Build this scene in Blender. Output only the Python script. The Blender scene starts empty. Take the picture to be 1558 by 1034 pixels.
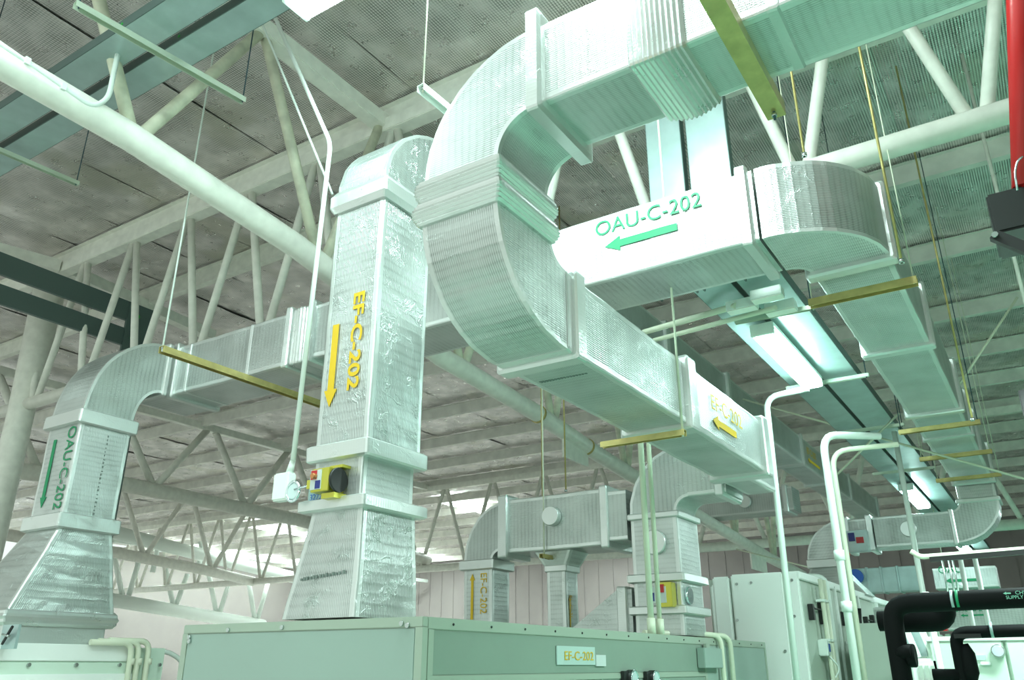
import bpy, bmesh, math, random
from mathutils import Vector, Matrix
random.seed(7)
PI = math.pi
SC = bpy.context.scene
COL = SC.collection

# ------------------------------------------------------------------ camera
YAW, PIT, ROL, F = -0.5747046, 0.38043019, 0.00135371, 1236.96529
fw = Vector((math.sin(YAW)*math.cos(PIT), math.cos(YAW)*math.cos(PIT), math.sin(PIT)))
r0 = Vector((math.cos(YAW), -math.sin(YAW), 0)); u0 = r0.cross(fw)
rt = r0*math.cos(ROL) + u0*math.sin(ROL)
up = u0*math.cos(ROL) - r0*math.sin(ROL)
EYE = Vector((0, 0, 1.6))
cd = bpy.data.cameras.new('camera'); cam = bpy.data.objects.new('camera', cd); COL.objects.link(cam)
cd.sensor_width = 36.0; cd.lens = 36.0*F/1558.0; cd.clip_start = 0.05; cd.clip_end = 200
M = Matrix((rt, up, -fw)).transposed().to_4x4(); M.translation = EYE
cam.matrix_world = M
SC.camera = cam

def at(px, py, ax, v):
    """real place of a feature: the sight line through it met with the plane it lies in"""
    d = fw + rt*((px-779)/F) - up*((py-517)/F)
    i = 'xyz'.index(ax)
    return EYE + d*((v-EYE[i])/d[i])

# ------------------------------------------------------------------ world, lamps, exposure
w = bpy.data.worlds.new('world'); SC.world = w; w.use_nodes = True
bg = w.node_tree.nodes['Background']; bg.inputs[0].default_value = (0.86, 1.0, 0.92, 1); bg.inputs[1].default_value = 1.0
SC.view_settings.view_transform = 'Standard'; SC.view_settings.look = 'None'
SC.view_settings.exposure = 0.15; SC.view_settings.gamma = 1.0; SC.view_settings.use_curve_mapping = False
LAMP = (0.77, 1.0, 0.95)
def area(name, loc, sx, sy, power, rot=(0, 0, 0), col=LAMP):
    l = bpy.data.lights.new(name, 'AREA'); l.shape = 'RECTANGLE'; l.size = sx; l.size_y = sy
    l.energy = power; l.color = col
    o = bpy.data.objects.new(name, l); COL.objects.link(o); o.location = loc; o.rotation_euler = rot
    return o
# unseen area lights added to brighten the near ducts, white unit and far aisle
for i, (x, y, z, p) in enumerate([(-1.7, 2.0, 6.9, 150), (-1.9, 3.7, 6.9, 210), (-5.2, 1.2, 6.9, 60), (3.0, 1.0, 6.6, 8), (-9.0, 0.5, 6.7, 60), (-3.0, -3.0, 6.7, 110), (1.2, 5.5, 4.3, 25), (1.0, 7.5, 4.3, 300), (1.3, 15.0, 4.3, 200), (1.3, 22.0, 4.3, 300)]):
    area('hall_light', (x, y, z), 1.6, 0.3, p)

# ------------------------------------------------------------------ materials
def new_mat(name):
    m = bpy.data.materials.new(name); m.use_nodes = True
    nt = m.node_tree; b = nt.nodes['Principled BSDF']
    return m, nt, b
def N(nt, t, **k):
    n = nt.nodes.new(t)
    for a, v in k.items(): setattr(n, a, v)
    return n
def plain(name, col, rough=0.5, metal=0.0, bump=0.0, scale=30, mottle=0.0, spec=0.5):
    m, nt, b = new_mat(name)
    b.inputs['Base Color'].default_value = (*col, 1); b.inputs['Roughness'].default_value = rough
    b.inputs['Metallic'].default_value = metal; b.inputs['Specular IOR Level'].default_value = spec
    if bump or mottle:
        tc = N(nt, 'ShaderNodeTexCoord'); nz = N(nt, 'ShaderNodeTexNoise'); nz.inputs['Scale'].default_value = scale
        nz.inputs['Detail'].default_value = 3
        nt.links.new(tc.outputs['Object'], nz.inputs['Vector'])
        if bump:
            bp = N(nt, 'ShaderNodeBump'); bp.inputs['Distance'].default_value = bump; bp.inputs['Strength'].default_value = 1
            nt.links.new(nz.outputs['Fac'], bp.inputs['Height']); nt.links.new(bp.outputs['Normal'], b.inputs['Normal'])
        if mottle:
            mp = N(nt, 'ShaderNodeMapRange'); mp.inputs[3].default_value = 1-mottle; mp.inputs[4].default_value = 1+mottle*0.4
            mp.inputs[1].default_value = 0.3; mp.inputs[2].default_value = 0.7
            nt.links.new(nz.outputs['Fac'], mp.inputs[0])
            mx = N(nt, 'ShaderNodeMix', data_type='RGBA', blend_type='MULTIPLY'); mx.inputs[0].default_value = 1
            mx.inputs[6].default_value = (*col, 1); nt.links.new(mp.outputs[0], mx.inputs[7]); nt.links.new(mx.outputs[2], b.inputs['Base Color'])
    return m
def emit(name, col, s):
    m, nt, b = new_mat(name)
    b.inputs['Base Color'].default_value = (*col, 1); b.inputs['Emission Color'].default_value = (*col, 1)
    b.inputs['Emission Strength'].default_value = s
    return m
def foil(name, col, metal=0.55, rough=0.4, pu=0.024, pv=0.05, line=0.5, wrinkle=1.0, dark=0.25, depth=0.004, stains=None, dist=1.0, streak=0.0):
    """reinforced aluminium foil facing: scrim threads in u and v plus crumpled wrinkles"""
    m, nt, b = new_mat(name); L = nt.links.new
    uv = N(nt, 'ShaderNodeUVMap'); sp = N(nt, 'ShaderNodeSeparateXYZ'); L(uv.outputs[0], sp.inputs[0])
    n1 = N(nt, 'ShaderNodeTexNoise'); n1.inputs['Scale'].default_value = 5; n1.inputs['Detail'].default_value = 4; L(uv.outputs[0], n1.inputs['Vector'])
    def mth(op, a, bb=None, c=None):
        n = N(nt, 'ShaderNodeMath', operation=op)
        for i, v in enumerate((a, bb, c)):
            if v is None: continue
            if isinstance(v, (int, float)): n.inputs[i].default_value = v
            else: L(v, n.inputs[i])
        return n.outputs[0]
    warp = mth('MULTIPLY', n1.outputs['Fac'], 1.6*dist)
    def thread(coord, p):
        s = mth('SINE', mth('ADD', mth('MULTIPLY', coord, 2*PI/p), warp))
        return mth('POWER', mth('ABSOLUTE', s), 6.0)
    tu = thread(sp.outputs[0], pu*2); tv = thread(sp.outputs[1], pv*2)
    n2 = N(nt, 'ShaderNodeTexNoise'); n2.inputs['Scale'].default_value = 2.3; n2.inputs['Detail'].default_value = 2; L(uv.outputs[0], n2.inputs['Vector'])
    patch = mth('MULTIPLY_ADD', n2.outputs['Fac'], 3.6, -1.1)
    lines = mth('ADD', mth('MULTIPLY', tu, line), mth('MULTIPLY', tv, line*0.4))
    # crumple: ridged noise
    n3 = N(nt, 'ShaderNodeTexNoise'); n3.inputs['Scale'].default_value = 9; n3.inputs['Detail'].default_value = 5; n3.inputs['Roughness'].default_value = 0.6
    n3.inputs['Distortion'].default_value = 0.6; L(uv.outputs[0], n3.inputs['Vector'])
    ridge = mth('SUBTRACT', 1.0, mth('MULTIPLY', mth('ABSOLUTE', mth('SUBTRACT', n3.outputs['Fac'], 0.5)), 14.0))
    ridge = mth('MULTIPLY', mth('MAXIMUM', ridge, 0.0), mth('MINIMUM', mth('MAXIMUM', mth('MULTIPLY_ADD', n1.outputs['Fac'], 6.0, -2.9), 0.0), 1.0))
    h = mth('ADD', mth('MULTIPLY', lines, 0.6), mth('MULTIPLY', ridge, 0.7*wrinkle))
    h = mth('ADD', h, mth('MULTIPLY', n2.outputs['Fac'], 1.8*wrinkle))
    if streak:
        vs = N(nt, 'ShaderNodeMapping'); vs.inputs['Scale'].default_value = (16, 1.3, 1); vs.inputs['Rotation'].default_value = (0, 0, 0.12); L(uv.outputs[0], vs.inputs['Vector'])
        n5 = N(nt, 'ShaderNodeTexNoise'); n5.inputs['Scale'].default_value = 1.0; n5.inputs['Detail'].default_value = 3; L(vs.outputs[0], n5.inputs['Vector'])
        h = mth('ADD', h, mth('MULTIPLY', n5.outputs['Fac'], streak))
    bp = N(nt, 'ShaderNodeBump'); bp.inputs['Distance'].default_value = depth; L(h, bp.inputs['Height'])
    L(bp.outputs['Normal'], b.inputs['Normal'])
    fac = mth('MULTIPLY', mth('MULTIPLY', lines, patch), dark)
    mx = N(nt, 'ShaderNodeMix', data_type='RGBA'); L(mth('MINIMUM', mth('MAXIMUM', fac, 0.0), 1.0), mx.inputs[0])
    mx.inputs[6].default_value = (*col, 1); mx.inputs[7].default_value = (col[0]*0.28, col[1]*0.30, col[2]*0.28, 1)
    out = mx.outputs[2]
    if stains:
        n4 = N(nt, 'ShaderNodeTexNoise'); n4.inputs['Scale'].default_value = 0.8; n4.inputs['Detail'].default_value = 3; L(uv.outputs[0], n4.inputs['Vector'])
        f = mth('MINIMUM', mth('MAXIMUM', mth('MULTIPLY_ADD', n4.outputs['Fac'], 5.0, -2.7), 0.0), 0.6)
        m2 = N(nt, 'ShaderNodeMix', data_type='RGBA'); L(f, m2.inputs[0]); L(out, m2.inputs[6]); m2.inputs[7].default_value = (*stains, 1); out = m2.outputs[2]
    L(out, b.inputs['Base Color'])
    b.inputs['Metallic'].default_value = metal
    rg = mth('ADD', mth('MULTIPLY', n1.outputs['Fac'], 0.25), rough-0.12); L(rg, b.inputs['Roughness'])
    return m

FOIL = foil('duct_foil', (0.60, 0.64, 0.62), metal=0.78, pu=0.014, pv=0.05, line=0.8, dark=0.62, rough=0.34, depth=0.003)
FOILW = foil('duct_foil_crumpled', (0.60, 0.64, 0.62), metal=0.78, wrinkle=2.0, line=0.8, dark=0.60, pu=0.016, pv=0.07, depth=0.004, rough=0.34)
TAPE = foil('foil_tape', (0.68, 0.71, 0.69), metal=0.7, rough=0.34, line=0.12, wrinkle=0.8, dark=0.1, depth=0.003)
CRIMP = foil('foil_crimped', (0.70, 0.73, 0.71), metal=0.75, rough=0.3, line=0.1, wrinkle=0.7, depth=0.003, dark=0.1)
CEIL = foil('roof_foil', (0.90, 0.85, 0.84), metal=0.72, rough=0.30, pu=0.032, pv=0.036, line=1.3, wrinkle=0.22, dark=0.75, depth=0.004, streak=2.4, dist=0.3, stains=(0.60, 0.58, 0.48))
CREAM = plain('cream_paint', (0.90, 0.90, 0.82), 0.35, mottle=0.10, scale=7)
RUSTY = plain('cream_paint_stained', (0.76, 0.76, 0.60), 0.4, mottle=0.3, scale=5)
WHITEP = plain('white_conduit', (0.82, 0.90, 0.84), 0.35)
PCREAM = plain('cream_conduit', (0.72, 0.76, 0.60), 0.4)
PURL = plain('purlin_paint', (0.84, 0.83, 0.77), 0.45, mottle=0.15, scale=3)
GALV = plain('galvanised_steel', (0.42, 0.55, 0.54), 0.32, 0.35, mottle=0.12, scale=5)
TRAYD = plain('tray_side_grey', (0.10, 0.15, 0.14), 0.4, 0.2)
STRUT = plain('zinc_channel', (0.62, 0.70, 0.58), 0.4, 0.4)
YSTRUT = plain('passivated_channel', (0.60, 0.50, 0.20), 0.35, 0.5, mottle=0.2, scale=10)
DKROD = plain('dark_rod', (0.05, 0.09, 0.11), 0.4, 0.6)
SAGE = plain('sage_panel', (0.25, 0.33, 0.27), 0.42, mottle=0.04, scale=3)
SAGEL = plain('sage_panel_light', (0.31, 0.41, 0.36), 0.4)
SAGEF = plain('sage_frame', (0.36, 0.43, 0.35), 0.4)
MINT = plain('mint_panel', (0.66, 0.80, 0.68), 0.4)
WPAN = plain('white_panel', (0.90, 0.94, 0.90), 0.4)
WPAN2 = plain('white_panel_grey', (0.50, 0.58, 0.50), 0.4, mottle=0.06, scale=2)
STEEL = plain('bolt_steel', (0.5, 0.55, 0.53), 0.25, 0.9)
CHROME = plain('chrome', (0.75, 0.85, 0.88), 0.12, 1.0)
BLACK = plain('black_rubber_insulation', (0.004, 0.005, 0.005), 0.75, spec=0.15)
BLK = plain('black_plastic', (0.012, 0.014, 0.013), 0.4)
RED = plain('red_paint', (0.50, 0.015, 0.015), 0.3)
ORANGE = plain('orange_plastic', (0.85, 0.10, 0.02), 0.4)
BLUE = plain('blue_plastic', (0.02, 0.10, 0.42), 0.4)
NAVY = plain('navy_print', (0.02, 0.03, 0.20), 0.5)
BRASS = plain('yellow_passivated_box', (0.55, 0.52, 0.08), 0.28, 0.6)
COPPER = plain('copper_knob', (0.55, 0.25, 0.10), 0.3, 0.8)
YEL = plain('yellow_stencil_paint', (0.72, 0.46, 0.01), 0.5)
GRN = plain('green_stencil_paint', (0.0, 0.26, 0.10), 0.5)
GRNL = plain('green_bolt', (0.02, 0.42, 0.05), 0.5)
LBL = plain('label_plate', (0.50, 0.64, 0.60), 0.35)
PAPER = plain('paper_tag', (0.60, 0.66, 0.64), 0.6)
INK = plain('faint_print', (0.18, 0.22, 0.20), 0.6)
WALL = plain('wall_cladding', (0.38, 0.35, 0.342), 0.6, mottle=0.05, scale=1)
FLOORG = plain('grey_floor', (0.74, 0.73, 0.70), 0.5, mottle=0.05, scale=1)
FLOOR = plain('green_epoxy_floor', (0.19, 0.44, 0.31), 0.35, mottle=0.05, scale=1)
GLASS = plain('gauge_glass', (0.65, 0.80, 0.80), 0.1, 0.2)
DIFF = emit('lamp_diffuser', (0.70, 1.0, 0.95), 34.0)
ROOFGLOW = emit('roof_glow_strip', (0.85, 1.0, 0.95), 18.0)
DIFFK = emit('lamp_diffuser_near', (0.70, 1.0, 0.95), 60.0)

# ------------------------------------------------------------------ object helpers
OFF = {}
def root_of(p):
    while p.parent: p = p.parent
    return p
def thing(name, label, cat, loc, group=None):
    o = bpy.data.objects.new(name, None); o.empty_display_size = 0.1; COL.objects.link(o)
    o.location = Vector(loc); OFF[o] = Vector(loc)
    o['label'] = label; o['category'] = cat
    if group: o['group'] = group
    return o
def obj(name, bm, mats, parent=None, label=None, smooth=False):
    """links a bmesh built in world coordinates as one mesh object"""
    if not isinstance(mats, (list, tuple)): mats = [mats]
    if parent is None:
        xs = [v.co for v in bm.verts]
        off = Vector(((min(c.x for c in xs)+max(c.x for c in xs))/2, (min(c.y for c in xs)+max(c.y for c in xs))/2, min(c.z for c in xs)))
    else: off = OFF[root_of(parent)]
    bmesh.ops.translate(bm, verts=bm.verts, vec=-off)
    me = bpy.data.meshes.new(name); bm.to_mesh(me); bm.free()
    for m in mats: me.materials.append(m)
    if smooth:
        for p in me.polygons: p.use_smooth = True
    o = bpy.data.objects.new(name, me); COL.objects.link(o)
    if parent is None: o.location = off; OFF[o] = off
    else: o.parent = parent
    if label: o['label'] = label
    return o
def tag(o, label, cat, group=None):
    o['label'] = label; o['category'] = cat
    if group: o['group'] = group
    return o
def struct(name, bm, m, label=None):
    o = obj(name, bm, m); o['kind'] = 'structure'
    if label: o['label'] = label
    return o
def stuff(o): o['kind'] = 'stuff'; return o
BM = bmesh.new

def quad(bm, uvl, vs, uvs, mi=0):
    f = bm.faces.new(vs)
    for l, u in zip(f.loops, uvs): l[uvl].uv = u
    f.material_index = mi
    return f
def frame_of(axis):
    return {'x': (Vector((1, 0, 0)), Vector((0, 1, 0)), Vector((0, 0, 1))),
            'y': (Vector((0, 1, 0)), Vector((0, 0, 1)), Vector((1, 0, 0))),
            'z': (Vector((0, 0, 1)), Vector((1, 0, 0)), Vector((0, 1, 0)))}[axis]
def rect_tube(bm, axis, rings, rad=0.015, tape=0.045, mi=(0, 1), tape_ends=0):
    """rings: (pos, a0, a1, b0, b1). axis x: a=y,b=z; axis y: a=z,b=x; axis z: a=x,b=y. corner strips take the tape material"""
    uvl = bm.loops.layers.uv.verify()
    A, B, C = frame_of(axis)
    prev = None; allr = []
    for (p, a0, a1, b0, b1) in rings:
        r = min(rad, (a1-a0)/4, (b1-b0)/4); t = min(tape, (a1-a0)/3, (b1-b0)/3)
        pts = []
        for (ca, cb, sa, sb, k) in ((a0, b0, 1, 1, 0), (a1, b0, -1, 1, 1), (a1, b1, -1, -1, 2), (a0, b1, 1, -1, 3)):
            # corner k: go round counter clockwise in (a,b)
            loc = []
            q = r*0.29
            one = [(ca, cb+sb*t), (ca, cb+sb*r), (ca+sa*q, cb+sb*q), (ca+sa*r, cb), (ca+sa*t, cb)]
            if k in (1, 3): one = one[::-1]
            pts += one
        ring = [bm.verts.new(A*p + B*a + C*b) for a, b in pts]
        per = [0]
        for i in range(1, len(pts)): per.append(per[-1]+math.dist(pts[i], pts[i-1]))
        per.append(per[-1]+math.dist(pts[0], pts[-1]))
        allr.append((p, ring, per, pts))
    n = 20
    tot = 0
    for j in range(len(allr)-1):
        p0, ra, pa, qa = allr[j]; p1, rb, pb, qb = allr[j+1]
        ca = [sum(q[k] for q in qa)/n for k in (0, 1)]; cb = [sum(q[k] for q in qb)/n for k in (0, 1)]
        d = math.dist(qa[2], qb[2]); step = math.hypot(p1-p0, min(d, 1.0))
        for i in range(n):
            i2 = (i+1) % n
            m = mi[0] if i % 5 == 4 else mi[1]
            quad(bm, uvl, (ra[i], ra[i2], rb[i2], rb[i]), ((pa[i], tot), (pa[i+1], tot), (pa[i+1], tot+step), (pa[i], tot+step)), m)
        tot += step
    for (p, r_, pr, q), rev in ((allr[0], True), (allr[-1], False)):
        vs = r_[::-1] if rev else r_
        qq = q[::-1] if rev else q
        quad(bm, uvl, vs, qq, mi[0])
    return bm
def duct(axis, p0, p1, a, b, name, parent, mats=None, wob=0.003, label=None, **k):
    """one straight insulated section with slightly uneven faces"""
    n = max(2, int(abs(p1-p0)/0.16))
    rings = []
    for i in range(n+1):
        p = p0+(p1-p0)*i/n; j = [random.uniform(-wob, wob) for _ in range(4)]
        rings.append((p, a[0]+j[0], a[1]+j[1], b[0]+j[2], b[1]+j[3]))
    bm = rect_tube(BM(), axis, rings, **k); bmesh.ops.recalc_face_normals(bm, faces=bm.faces)
    return obj(name, bm, mats or [FOIL, TAPE], parent, label)
def taper(axis, p0, r0_, p1, r1_, name, parent, mats=None):
    n = 6; rings = []
    for i in range(n+1):
        t = i/n; rings.append((p0+(p1-p0)*t, *[r0_[k]*(1-t)+r1_[k]*t+random.uniform(-.003, .003) for k in range(4)]))
    bm = rect_tube(BM(), axis, rings); bmesh.ops.recalc_face_normals(bm, faces=bm.faces)
    return obj(name, bm, mats or [FOIL, TAPE], parent)
def band(axis, p0, p1, a, b, parent, g=0.03, name='flange', mats=None, ribs=0):
    """wrapped joint standing proud of the duct; ribs makes it crimped"""
    if ribs:
        rings = []; n = ribs*2
        for i in range(n+1):
            gg = g*(0.45+0.55*math.sin(PI*i/n)) + (0.005 if i % 2 else -0.004)
            rings.append((p0+(p1-p0)*i/n, a[0]-gg, a[1]+gg, b[0]-gg, b[1]+gg))
    else:
        e = min(0.012, (p1-p0)*0.2)
        rings = [(p0, a[0]-g*.6, a[1]+g*.6, b[0]-g*.6, b[1]+g*.6), (p0+e, a[0]-g, a[1]+g, b[0]-g, b[1]+g),
                 (p1-e, a[0]-g, a[1]+g, b[0]-g, b[1]+g), (p1, a[0]-g*.6, a[1]+g*.6, b[0]-g*.6, b[1]+g*.6)]
        rings = [(q[0], *[c+random.uniform(-.003, .003) for c in q[1:]]) for q in rings]
    bm = rect_tube(BM(), axis, rings, rad=0.02); bmesh.ops.recalc_face_normals(bm, faces=bm.faces)
    return obj(name, bm, mats or ([CRIMP, CRIMP] if ribs else [TAPE, TAPE]), parent)
def elbow(C, dA, dB, W, Rb, Ra, rb, ra, w0, w1, parent, n=18, name='elbow', mats=None):
    """rectangular bend turning from dA into dB about C"""
    dA, dB, W = Vector(dA), Vector(dB), Vector(W); C = Vector(C)
    bm = BM(); uvl = bm.loops.layers.uv.verify(); S = []; arc = 0; last = None
    ed = 0.03
    for i in range(n+1):
        t = PI/2*i/n
        o = C - dB*Rb*math.cos(t) + dA*Ra*math.sin(t); q = C - dB*rb*math.cos(t) + dA*ra*math.sin(t)
        j = random.uniform(-.004, .004); o = o + (o-q).normalized()*j
        if last is not None: arc += (o-last).length
        last = o
        ins = (q-o).normalized()*ed
        ring = [(o+W*w0, 0, 0), (o+W*(w0+ed), ed, 0), (o+W*(w1-ed), w1-w0-ed, 0), (o+W*w1, w1-w0, 0), (o+ins+W*w1, 0, 1), (q-ins+W*w1, 0, 1), (q+W*w1, w1-w0, 2), (q+W*(w1-ed), 0, 2),
                (q+W*(w0+ed), 0, 2), (q+W*w0, 0, 2), (q-ins+W*w0, 0, 3), (o+ins+W*w0, 0, 3)]
        S.append(([bm.verts.new(c[0]) for c in ring], [c[0] for c in ring], arc))
    kinds = ['c', 'c', 'c', 's', 's', 's', 'c', 'c', 'c', 's', 's', 's']; mid = [1, 4, 7, 10]
    for j in range(n):
        va, ca, aa = S[j]; vb, cb, ab = S[j+1]
        for k in range(12):
            k2 = (k+1) % 12
            if kinds[k] == 'c': uvs = [((c-C).dot(W), s) for c, s in ((ca[k], aa), (ca[k2], aa), (cb[k2], ab), (cb[k], ab))]
            else: uvs = [((c-C).dot(dA), (c-C).dot(dB)) for c in (ca[k], ca[k2], cb[k2], cb[k])]
            quad(bm, uvl, (va[k], va[k2], vb[k2], vb[k]), uvs, 0 if k in mid else 1)
    for s in (S[0], S[-1]): quad(bm, uvl, s[0], [(0, 0)]*12)
    bmesh.ops.recalc_face_normals(bm, faces=bm.faces)
    return obj(name, bm, mats or [FOIL, TAPE], parent)

def box(bm, x0, x1, y0, y1, z0, z1, bev=0.0, mi=0):
    uvl = bm.loops.layers.uv.verify()
    r = bmesh.ops.create_cube(bm, size=1.0)
    vs = r['verts']
    for v in vs:
        v.co = Vector((x0 if v.co.x < 0 else x1, y0 if v.co.y < 0 else y1, z0 if v.co.z < 0 else z1))
    fs = {f for v in vs for f in v.link_faces}
    if bev:
        r = bmesh.ops.bevel(bm, geom=list({e for v in vs for e in v.link_edges}), offset=bev, segments=2, affect='EDGES')
        fs = {f for f in r['faces']} | {f for f in fs if f.is_valid}
    for f in fs: f.material_index = mi
    return bm
def mbox(*a, **k): return box(BM(), *a, **k)
def beam(bm, p, q, wd, ht, upv=(0, 0, 1)):
    p, q = Vector(p), Vector(q); d = (q-p).normalized(); s = d.cross(Vector(upv))
    if s.length < 1e-3: s = d.cross(Vector((1, 0, 0)))
    s.normalize(); t = s.cross(d)
    vs = []
    for c in (p, q):
        for a, b in ((-1, -1), (1, -1), (1, 1), (-1, 1)): vs.append(bm.verts.new(c+s*wd/2*a+t*ht/2*b))
    for f in ((3, 2, 1, 0), (4, 5, 6, 7), (0, 1, 5, 4), (1, 2, 6, 5), (2, 3, 7, 6), (3, 0, 4, 7)): bm.faces.new([vs[i] for i in f])
    return bm
def channel(bm, p, q, wd, ht, th=0.004, open_dir=1, upv=(0, 0, 1)):
    """U channel of folded sheet, open upward (open_dir 1) or downward (-1)"""
    p, q = Vector(p), Vector(q); d = (q-p).normalized(); s = d.cross(Vector(upv)).normalized(); t = s.cross(d)*open_dir
    prof = [(-wd/2, ht), (-wd/2, 0), (wd/2, 0), (wd/2, ht), (wd/2-th, ht), (wd/2-th, th), (-wd/2+th, th), (-wd/2+th, ht)]
    a = [bm.verts.new(p+s*x+t*y) for x, y in prof]; b = [bm.verts.new(q+s*x+t*y) for x, y in prof]
    for i in range(8):
        j = (i+1) % 8; bm.faces.new((a[i], a[j], b[j], b[i]))
    for v in (a, b):
        bm.faces.new((v[0], v[1], v[6], v[7])); bm.faces.new((v[1], v[2], v[5], v[6])); bm.faces.new((v[2], v[3], v[4], v[5]))
    bmesh.ops.recalc_face_normals(bm, faces=bm.faces)
    return bm
def fillet(pts, rad, n=5):
    pts = [Vector(p) for p in pts]; out = [pts[0]]
    for i in range(1, len(pts)-1):
        a, b, c = pts[i-1], pts[i], pts[i+1]
        u = (a-b); v = (c-b); r = min(rad, u.length*.45, v.length*.45)
        u.normalize(); v.normalize()
        for k in range(n+1):
            t = k/n; out.append((b+u*r)*(1-t)**2 + b*2*t*(1-t) + (b+v*r)*t*t)
    out.append(pts[-1]); return out
def tube(bm, pts, r, seg=10, rad=0.0, rads=None):
    if rad: pts = fillet(pts, rad)
    pts = [Vector(p) for p in pts]
    d = (pts[1]-pts[0]).normalized(); s = d.orthogonal().normalized(); rings = []
    for i, p in enumerate(pts):
        if i == 0: dd = pts[1]-pts[0]
        elif i == len(pts)-1: dd = pts[-1]-pts[-2]
        else: dd = (pts[i+1]-pts[i]).normalized()+(pts[i]-pts[i-1]).normalized()
        dd.normalize(); s = (s-dd*s.dot(dd)).normalized(); t = dd.cross(s)
        rr = rads[i] if rads else r
        rings.append([bm.verts.new(p+(s*math.cos(2*PI*k/seg)+t*math.sin(2*PI*k/seg))*rr) for k in range(seg)])
    for a, b in zip(rings, rings[1:]):
        for k in range(seg): f = bm.faces.new((a[k], a[(k+1) % seg], b[(k+1) % seg], b[k])); f.smooth = True
    bm.faces.new(rings[0][::-1]); bm.faces.new(rings[-1])
    return bm
def disc(c, ax, r, th, seg=24):
    c = Vector(c); ax = Vector(ax).normalized()
    return tube(BM(), [c, c+ax*th*.15, c+ax*th*.85, c+ax*th], r, seg, rads=[r*.97, r, r, r*.94])
def lettering(body, origin, right, upv, size, mat, parent, name='lettering', sx=1.0, th=0.0006, bold=0.0, width=None):
    """flat painted letters lying on a surface, lower left corner at origin"""
    cu = bpy.data.curves.new(name, 'FONT'); cu.body = body; cu.size = size; cu.extrude = th; cu.offset = bold
    t = bpy.data.objects.new('tmp', cu); COL.objects.link(t)
    dg = bpy.context.evaluated_depsgraph_get(); dg.update(); me0 = bpy.data.meshes.new_from_object(t.evaluated_get(dg))
    bpy.data.objects.remove(t); bm = BM(); bm.from_mesh(me0); bpy.data.meshes.remove(me0)
    if width: sx = width/max(v.co.x for v in bm.verts)
    R, U = Vector(right).normalized(), Vector(upv).normalized(); Nn = R.cross(U); o = Vector(origin)
    for v in bm.verts: v.co = o + R*v.co.x*sx + U*v.co.y + Nn*(v.co.z+0.003)
    return obj(name, bm, mat, parent)
def arrow(tail, tip, nrm, wd, mat, parent, name='arrow'):
    tail, tip, nrm = Vector(tail), Vector(tip), Vector(nrm).normalized(); d = (tip-tail); L = d.length; d.normalize(); s = d.cross(nrm).normalized()
    h = wd*2.4
    P = [tail-s*wd/2, tip-d*h*.9-s*wd/2, tip-d*h*.9-s*wd*1.05, tip, tip-d*h*.9+s*wd*1.05, tip-d*h*.9+s*wd/2, tail+s*wd/2]
    bm = BM(); a = [bm.verts.new(p+nrm*.001) for p in P]; b = [bm.verts.new(p+nrm*.005) for p in P]
    bm.faces.new(a[::-1]); bm.faces.new(b)
    for i in range(7): bm.faces.new((a[i], a[(i+1) % 7], b[(i+1) % 7], b[i]))
    bmesh.ops.recalc_face_normals(bm, faces=bm.faces)
    return obj(name, bm, mat, parent)
X, Y, Z = Vector((1, 0, 0)), Vector((0, 1, 0)), Vector((0, 0, 1))

# ------------------------------------------------------------------ setting: floor, walls, roof
ZR = 8.32            # foil lining of the roof
YB = 46.0
struct('floor', mbox(-48, 8, -8, YB, -0.15, 0), FLOORG, 'pale grey concrete floor of the hall')
obj('painted_walkway', mbox(-3.1, 8, -1.0, YB-1, 0, 0.006), FLOOR, bpy.data.objects['floor'], 'green painted walkway strip')
wb = struct('wall_back', mbox(-48, 8, YB, YB+0.2, 0, ZR), WALL, 'pale grey clad wall at the far end of the hall')
bm = BM()
for k in range(56): box(bm, -47.5+k, -47.47+k, YB-0.03, YB+0.02, 0.0, ZR-0.1)
stuff(obj('cladding_joint', bm, WALL, wb))
obj('rail', mbox(-48, 8, YB-0.1, YB, 3.2, 3.3), PURL, wb)
struct('wall_left', mbox(-48.2, -48, 27, YB, 0, ZR), WALL, 'pale clad wall far to the left')
struct('wall_right', mbox(8, 8.2, -2, YB, 0, ZR), WALL, 'unseen clad wall added on the right to dim the aisle')  # out of view, added to cut ambient light from the right
roof = struct('ceiling', mbox(-48, 8, -8, YB, ZR+0.12, ZR+0.2), PURL, 'roof lined with silver reinforced foil between steel purlins')
PY = [1.6, 6.4, 8.1, 11.4, 14.2, 17.2, 19.8, 22.2, 24.8, 27.4, 30, 32.6, 35.2, 38, 41, 44]
def foil_sheet(x0, x1):
    bm = BM(); uvl = bm.loops.layers.uv.verify(); ys = [-8.0]
    for a, b in zip([-8, -3]+PY, [-3]+PY+[YB]):
        n = 6
        ys += [a+(b-a)*k/n for k in range(1, n+1)]
    near = [-8, -3]+PY+[YB]; sag = {}
    rows = []
    nx = 4
    for y in ys:
        for a, b in zip(near, near[1:]):
            if a <= y <= b+1e-6:
                s = (a); t = (y-a)/(b-a); break
        if s not in sag: sag[s] = random.uniform(0.02, 0.09)
        row = []
        for i in range(nx+1):
            u = i/nx
            dz = -sag[s]*math.sin(PI*t)*(0.5+0.5*math.sin(PI*u)) + random.uniform(-.008, .008)
            row.append((bm.verts.new((x0+(x1-x0)*u, y, ZR+dz+(0.012 if u in (0, 1) else 0))), (x0+(x1-x0)*u, y)))
        rows.append(row)
    for a, b in zip(rows, rows[1:]):
        for i in range(nx):
            f = quad(bm, uvl, (a[i][0], b[i][0], b[i+1][0], a[i+1][0]), (a[i][1], b[i][1], b[i+1][1], a[i+1][1])); f.smooth = True
    return bm
for k in range(38):
    x1 = 4.4-k*1.25
    obj('foil_sheet', foil_sheet(x1-1.245, x1), CEIL, roof)
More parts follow.
